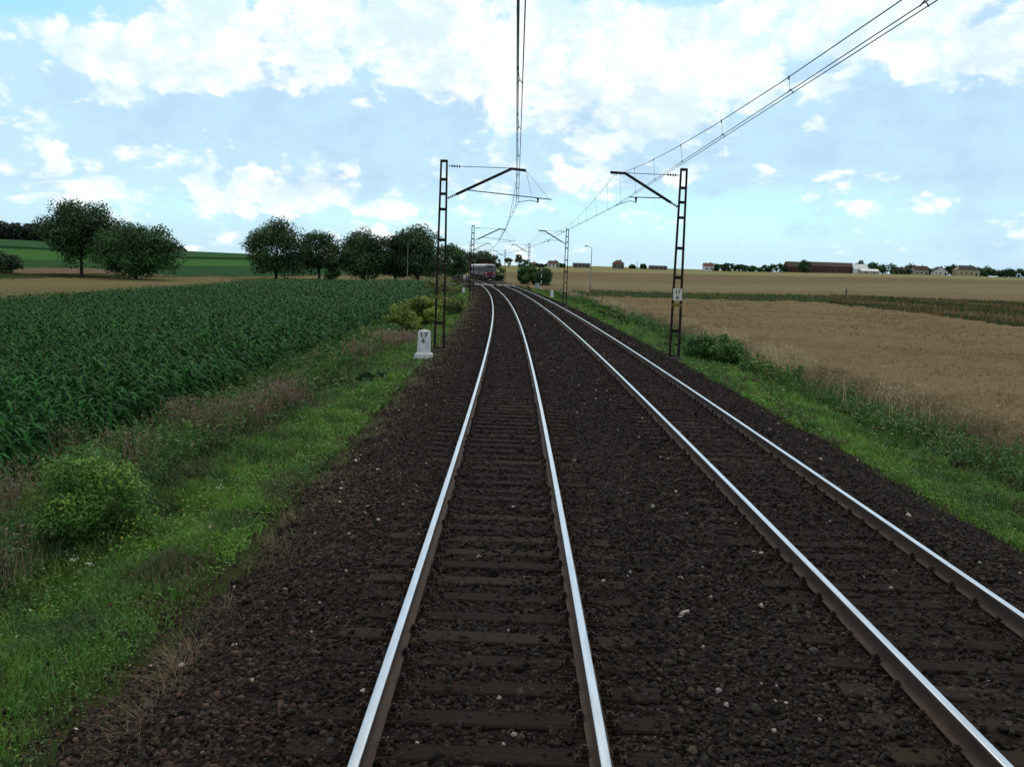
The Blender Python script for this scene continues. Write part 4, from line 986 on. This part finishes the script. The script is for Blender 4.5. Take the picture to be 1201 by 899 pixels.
ptree('roadside_bush', 'low dark bush touching the right side of the train', 'bush', 580, 592, 313.5, 322, 250, .0, DK2, 24, nleaf=1200, lsize=.4, nclump=16, group=gb)
ptree('roadside_bush', 'left bush of the three behind the banded post', 'bush', 609, 622, 312, 326, 262, .0, DK2, 25, nleaf=3200, lsize=.42, nclump=34, group=gb)
ptree('roadside_bush', 'middle bush of the three behind the banded post', 'bush', 618, 633, 311, 327, 258, .0, MG, 26, nleaf=3200, lsize=.42, nclump=34, group=gb)
ptree('roadside_bush', 'roundest bush of the three, right behind the banded post', 'bush', 629, 645, 312, 328, 252, .0, DK2, 27, nleaf=3800, lsize=.42, nclump=38, group=gb)
ptree('far_tree', 'far slim tree on the skyline left of the third right mast', 'tree', 593, 600, 301, 310, 640, .15, DK, 28, nleaf=500, lsize=.9, nclump=12, group='trees on the far skyline')
ptree('far_tree', 'far leafy skyline tree right of the third right mast arm', 'tree', 605, 613, 298.5, 310, 640, .12, DK, 29, nleaf=600, lsize=.9, nclump=12, group='trees on the far skyline')
ptree('far_tree', 'low wide skyline tree left of the red roofed farmhouse', 'tree', 611, 623, 303, 310.5, 650, .0, DK, 30, nleaf=600, lsize=.9, nclump=14, group='trees on the far skyline')
# near bushes
ptree('elder_bush', 'bright yellow green bush in the near left verge', 'bush', 50, 160, 528, 640, 13.0, .02, [(.09, .20, .03), (.125, .24, .035), (.06, .15, .026)], 41, nleaf=12500, lsize=.06, nclump=60, limbs=12, trunk=.012, asp=.45)
ptree('elder_bush', 'yellow green bush behind the kilometre stone', 'bush', 454, 492, 356, 384, 58, .0, YG, 42, nleaf=5000, lsize=.13, nclump=50, limbs=10, trunk=.012, group='bushes beside the left track')
ptree('elder_bush', 'taller yellow green bush left of the nearest left mast', 'bush', 476, 522, 344, 380, 64, .0, YG, 43, nleaf=6000, lsize=.14, nclump=60, limbs=10, trunk=.012, group='bushes beside the left track', d=4)
ptree('elder_bush', 'darker yellow green bush just right of the nearest left mast', 'bush', 512, 545, 346, 368, 76, .0, [(.13, .16, .035), (.17, .19, .045), (.07, .10, .03)], 44, nleaf=5000, lsize=.15, nclump=50, limbs=10, trunk=.012, group='bushes beside the left track', d=5)
ptree('elder_bush', 'low yellowish bush at the end of the maize field', 'bush', 500, 530, 322, 336, 130, .0, [(.13, .15, .045), (.16, .16, .055)], 45, nleaf=2500, lsize=.25, nclump=30, limbs=9, trunk=.012, group='bushes beside the left track', d=9)
ptree('young_bush', 'bright green leafy bush at the wheat edge right of the plated mast', 'bush', 804, 840, 389, 419, 44, .0, MG, 46, nleaf=4500, lsize=.10, nclump=45, limbs=10, trunk=.012, group='bushes beside the right track')
ptree('young_bush', 'second leafy bush beside the wheat, right one of the pair', 'bush', 834, 872, 391, 421, 43, .0, MG, 47, nleaf=4500, lsize=.10, nclump=45, limbs=10, trunk=.012, group='bushes beside the right track')
# scrub on the right embankment and the field strip
def scrub():
    parts = []
    def blob(x, y, w, h, n, cols, ls, seed):
        out, _ = crown_parts(x, y, zg(x, y)-.05, w, w*1.3, h, max(6, n//60), n, ls, cols, seed); parts.append(out)
    for k in range(95):
        s = random.uniform(44, 165); l = random.uniform(8.2, 11.5); p = tr(s, l); blob(p[0], p[1], random.uniform(.8, 2.2), random.uniform(.2, .5), 170, random.choice((MG, DK2, G_, YG)), .05+.0022*s, 100+k)
    for k in range(90):
        s = random.uniform(26, 165); l = random.uniform(-6.8, -4.3); p = tr(s, l); blob(p[0], p[1], random.uniform(.6, 1.6), random.uniform(.25, .7), 200, random.choice((MG, DK2, G_)), .05+.0022*s, 300+k)
    for k in range(40):
        s = random.uniform(8, 26); l = random.choice((random.uniform(-7.2, -5.2), random.uniform(9.0, 10.6))); p = tr(s, l); blob(p[0], p[1], random.uniform(.5, 1.1), random.uniform(.25, .55), 500, random.choice((MG, DK2)), .045, 500+k)
    for k in range(170):    # ditch line across the right fields
        px = random.uniform(655, 1010); a0 = ray(px, 340); a = math.atan2(a0[0], a0[1]); r_ = random.uniform(float(R_near(a))+2, float(R_verge(a)))
        x, y = r_*math.sin(a), r_*math.cos(a); blob(x, y, random.uniform(2, 6), random.uniform(.25, .7), 110, random.choice((MG, G_, G_)), .34, 700+k)
    return parts
G_ = [(.055, .12, .03), (.085, .14, .04)]
def patch_tufts():
    n = 38000; a = rng.uniform(.07, .62, n); r0_, r1_ = R_near(a)+1, R_verge(a)-1; r_ = r0_+(r1_-r0_)*rng.random(n); P = np.stack([r_*np.sin(a), r_*np.cos(a), 0*a], -1); P[:, 2] = zfun(P[:, 0], P[:, 1])+.35
    f = nz(P[:, 0]*.12, P[:, 1]*.06)[:, None]+rng.normal(0, .25, (n, 1)); c = np.where(f > 0, (.15, .095, .045), (.05, .085, .028)); c = np.where(f > .45, (.2, .17, .08), c)
    c = np.where((a[:, None] < .30) & (rng.random((n, 1)) < .8), (.085, .125, .05), c); kk = (a > .30) | (rng.random(n) < .45); P, c, a = P[kk], c[kk], a[kk]; n = len(P)
    P[:, 2] -= .12*(a < .3)
    return [blades(P, rng.uniform(.25, .7, n), np.full(n, .2), rng.uniform(.1, .6, n), c, 2)]
stuff('weed_tufts', patch_tufts(), 'dry', 'brown and green tufts standing in the weedy field patch', 'weeds')
stuff('field_margin_scrub', scrub(), 'leaf', 'low green scrub along the embankments and the field ditch', 'scrub')

# ---- far forest on the left ridge
def forest():
    parts = []; tr_ = [(-420, 243, 268), (-150, 252, 274), (0, 259, 280), (55, 261.5, 282.5), (145, 273, 288.5), (180, 280, 291.5), (217, 289, 294.5)]
    xs = [t[0] for t in tr_]
    for k in range(420):
        px = random.uniform(-300, 216); d_ = ray(px, 280); a_ = math.atan2(d_[0], d_[1]); Y = random.uniform(.97, 1.02)*float(np.interp(a_, [-.5, -.1], [640, 700]))*math.cos(a_); top = np.interp(px, xs, [t[1] for t in tr_])+random.uniform(-.5, 1.2); A = at_dist(px, top, Y); x, y = A[0], A[1]; z0 = zg(x, y)-2
        h = max(2.5, A[2]-z0); w = random.uniform(6, 9); out, _ = crown_parts(x, y, z0, w, w, h, 16, 190, 1.6, [(.016, .034, .022), (.02, .042, .026), (.013, .028, .02)], 1000+k); parts.append(out)
    return parts
stuff('distant_forest', forest(), 'leaf', 'dark distant forest on the ridge at far left', 'forest')

# ---- far village, right and centre
mat('roof_red', (.11, .058, .045), rough=.8, noise=[(.8, (.11, .04, .03), .4, .6, 1, I3)])
mat('roof_brown', (.08, .04, .035), rough=.8, noise=[(.8, (.055, .03, .028), .4, .6, 1, I3)])
mat('roof_dark', (.035, .035, .04), rough=.8, noise=[(.8, (.05, .05, .055), .4, .6, 1, I3)])
mat('brick', (.075, .05, .047), rough=.85, noise=[(.5, (.09, .04, .038), .4, .6, 1, I3)])
mat('plaster_white', (.5, .5, .5), rough=.8); mat('plaster_yellow', (.33, .29, .18), rough=.8); mat('plaster_cream', (.32, .28, .24), rough=.8); mat('plaster_grey', (.14, .13, .13), rough=.8)
mat('sheet_white', (.62, .66, .68), rough=.5); mat('window_dark', (.02, .022, .028), rough=.3)
def house(name, label, cat, pl, pr, ptop, peave, Y, wallm, roofm, ridge='x', depth=9, chim=True, hip=0.0, rz=0.0, nwin=3, door=True, group=None):
    A = at_dist(pl, 315, Y); B = at_dist(pr, 315, Y); w = B[0]-A[0]; pc = (pl+pr)/2; x = (A[0]+B[0])/2
    zb = zg(x, Y)-.3; zt = at_dist(pc, ptop, Y)[2]-zb; ze = at_dist(pc, peave, Y)[2]-zb
    o = empty(name, (x, Y, zb), rz, label, cat, group); hw, hd = w/2, depth/2
    b = MB(); b.box(-hw+.3, hw-.3, -hd+.3, hd-.3, 0, ze)
    if ridge == 'y': b.add([(-hw+.3, -hd+.3, ze+.001), (hw-.3, -hd+.3, ze+.001), (0, -hd+.3, zt-.25), (-hw+.3, hd-.3, ze+.001), (hw-.3, hd-.3, ze+.001), (0, hd-.3, zt-.25)], [(0, 1, 2), (4, 3, 5), (0, 3, 4, 1), (1, 4, 5, 2), (3, 0, 2, 5)])
    else: b.add([(-hw+.3, -hd+.3, ze+.001), (-hw+.3, hd-.3, ze+.001), (-hw+.3+hip, 0, zt-.25), (hw-.3, -hd+.3, ze+.001), (hw-.3, hd-.3, ze+.001), (hw-.3-hip, 0, zt-.25)], [(1, 0, 2), (3, 4, 5), (0, 1, 4, 3), (0, 3, 5, 2), (4, 1, 2, 5)])
    wl_ = b.build('wall', wallm, o)
    b = MB(); t = .18
    if ridge == 'x': v = [(-hw, -hd, ze-.1), (hw, -hd, ze-.1), (hw-hip, 0, zt), (-hw+hip, 0, zt), (-hw, hd, ze-.1), (hw, hd, ze-.1)]
    else: v = [(-hw, -hd, ze-.1), (-hw, hd, ze-.1), (0, hd-hip, zt), (0, -hd+hip, zt), (hw, -hd, ze-.1), (hw, hd, ze-.1)]
    v += [(a, b_, c+t) for a, b_, c in v]
    b.add(v, [(6, 7, 8, 9), (9, 8, 11, 10), (0, 3, 2, 1), (3, 4, 5, 2), (0, 1, 7, 6), (4, 10, 11, 5), (6, 9, 3, 0), (9, 10, 4, 3), (7, 1, 2, 8), (8, 2, 5, 11)]+([(0, 6, 10, 4), (1, 5, 11, 7)] if hip else []))
    rf = b.build('roof', roofm, o)
    if chim: b = MB(); b.box(hw*.3, hw*.3+.7, -.4, .4, zt-.9, zt+.9); b.build('chimney', 'brick', rf)
    for k in range(nwin):
        xx = -hw+w*(k+.7)/(nwin+.4); b = MB(); b.box(xx-.5, xx+.5, -hd+.26, -hd+.34, ze*.35, ze*.35+1.3); b.build('window', 'window_dark', o)
    if door: b = MB(); b.box(hw*.62, hw*.62+1.0, -hd+.25, -hd+.34, .3, 2.3); b.build('door', 'roof_brown', o)
    return o
house('farm_shed', 'tiny red roofed building on the skyline above the three bushes', 'building', 620, 629, 307.8, 309, 690, 'plaster_grey', 'roof_red', nwin=2)
house('farmhouse', 'small farmhouse with a white gable and brown roof on the skyline', 'house', 641, 656, 305.8, 309, 700, 'plaster_white', 'roof_brown', hip=1.5)
house('long_barn', 'long low dark barn on the skyline behind the right street lamp', 'barn', 671.5, 692, 308.6, 310.5, 720, 'plaster_grey', 'roof_dark', chim=False, nwin=4)
house('farmhouse', 'square farmhouse with a red hipped roof right of the street lamp', 'house', 718, 731.5, 305.3, 309, 720, 'plaster_grey', 'roof_red', hip=2.5)
house('long_barn', 'very low long shed on the skyline left of the plated mast', 'barn', 761, 782, 311.6, 313, 740, 'plaster_grey', 'roof_dark', chim=False, nwin=4)
house('cottage', 'small orange roofed cottage just right of the plated mast', 'house', 824.5, 836.5, 308.6, 312, 740, 'plaster_white', 'roof_red', nwin=2)
house('brick_barn', 'left block of the long brick barn with dark red roof', 'barn', 920.5, 946, 307, 313, 780, 'brick', 'roof_brown', depth=14, chim=False, nwin=3)
house('brick_barn', 'long right block of the brick barn beside the tall tree', 'barn', 947, 1000, 307.8, 312.5, 775, 'brick', 'roof_brown', depth=14, chim=False, nwin=7)
house('metal_shed', 'white sheet metal roofed shed at the end of the brick barn', 'shed', 999, 1016.5, 310, 315.5, 770, 'sheet_white', 'sheet_white', chim=False, nwin=0, door=False)
house('metal_shed', 'lower white shed in front of the white roofed shed', 'shed', 1008, 1029.5, 315.5, 318, 758, 'plaster_cream', 'sheet_white', chim=False, nwin=2, door=False)
house('village_house', 'house with a broad pale roof among trees right of the white sheds', 'house', 1046, 1063, 313.5, 318, 780, 'plaster_grey', 'roof_brown', hip=1.5)
house('village_house', 'yellowish house with brown roof and end chimney', 'house', 1070, 1087.5, 312, 316.5, 775, 'plaster_cream', 'roof_brown')
house('village_house', 'white gabled house with a steep dark roof', 'house', 1092, 1110, 313, 318.5, 770, 'plaster_white', 'roof_dark', ridge='y')
house('village_house', 'yellow two storey house with large dark roof, nearest the right edge', 'house', 1120, 1146, 311.5, 316.5, 765, 'plaster_yellow', 'roof_dark', hip=3, depth=12, nwin=4)
fv = 'trees around the far village'
tl = [(938, 950, 301.5, 760, 'tall dark tree standing between the two brick barn blocks'), (1004, 1014, 305.5, 790, 'tree top showing behind the white roofed shed'), (1017, 1032, 308, 785, 'leafy tree right of the white sheds'),
      (1030, 1049, 307.5, 785, 'wide dark tree between the white sheds and the pale roofed house'), (1061, 1074, 309, 790, 'tree between the pale roofed house and the yellowish house'), (1086, 1094, 314, 775, 'low tree against the steep gabled house'),
      (1109, 1118, 311, 775, 'first dark tree left of the yellow two storey house'), (1115, 1124, 309.5, 780, 'second dark tree, touching the yellow two storey house'), (1144, 1153, 313.5, 772, 'low bush right of the yellow two storey house'), (1150, 1166, 312.5, 775, 'dark tree right of the yellow two storey house'),
      (1164, 1178, 315, 772, 'low tree near the right end of the village'), (1176, 1190, 314.5, 772, 'last but one low tree of the village'), (1188, 1204, 315.5, 772, 'last low tree cut by the right picture edge'),
      (892, 905, 311.5, 770, 'low shrub left of the brick barn'), (902, 922, 309, 775, 'bushy tree touching the left end of the brick barn'), (836, 850, 309, 750, 'first clump of the hedge beside the orange roofed cottage'), (847, 864, 308.6, 752, 'second clump of the long hedge right of the cottage'), (861, 878, 309.7, 755, 'third clump of the long hedge right of the cottage'), (875, 893, 311.5, 757, 'last and lowest clump of the long hedge'),
      (739, 746, 310, 745, 'small skyline bush right of the red hipped farmhouse'), (752, 758, 309.5, 745, 'little skyline bush left of the low long shed'), (655, 662, 308.5, 705, 'small bush right of the white gabled farmhouse'), (629, 641, 308.6, 700, 'low hedge between the tiny red roof and the farmhouse'), (1048, 1072, 315.5, 765, 'low hedge in front of the pale roofed house'), (1204, 1230, 314, 772, 'tree beyond the right picture edge')]
for k, (a, b_, t_, Y, lab) in enumerate(tl):
    if a > 1201: continue
    ptree('far_tree', lab, 'tree', a, b_, t_, 0, Y, .0, DK if k % 3 else DK2, 2000+k, nleaf=900, lsize=1.3, nclump=26, group=fv, limbs=3)
mat('mast_thin', (.12, .12, .13), rough=.6)
q = at_dist(747.5, 306.5, 740); o = empty('radio_mast', (q[0], q[1], zg(q[0], q[1])), 0, 'thin radio mast on the skyline between the farmhouse and low shed', 'mast')
h = q[2]-zg(q[0], q[1]); b = MB(); b.tube([(0, 0, 0), (0, 0, h)], [.25, .12], 5); b.build('pole', 'mast_thin', o); b = MB(); b.box(-.5, .5, -.05, .05, h-.8, h-.6); b.build('aerial', 'mast_thin', o)
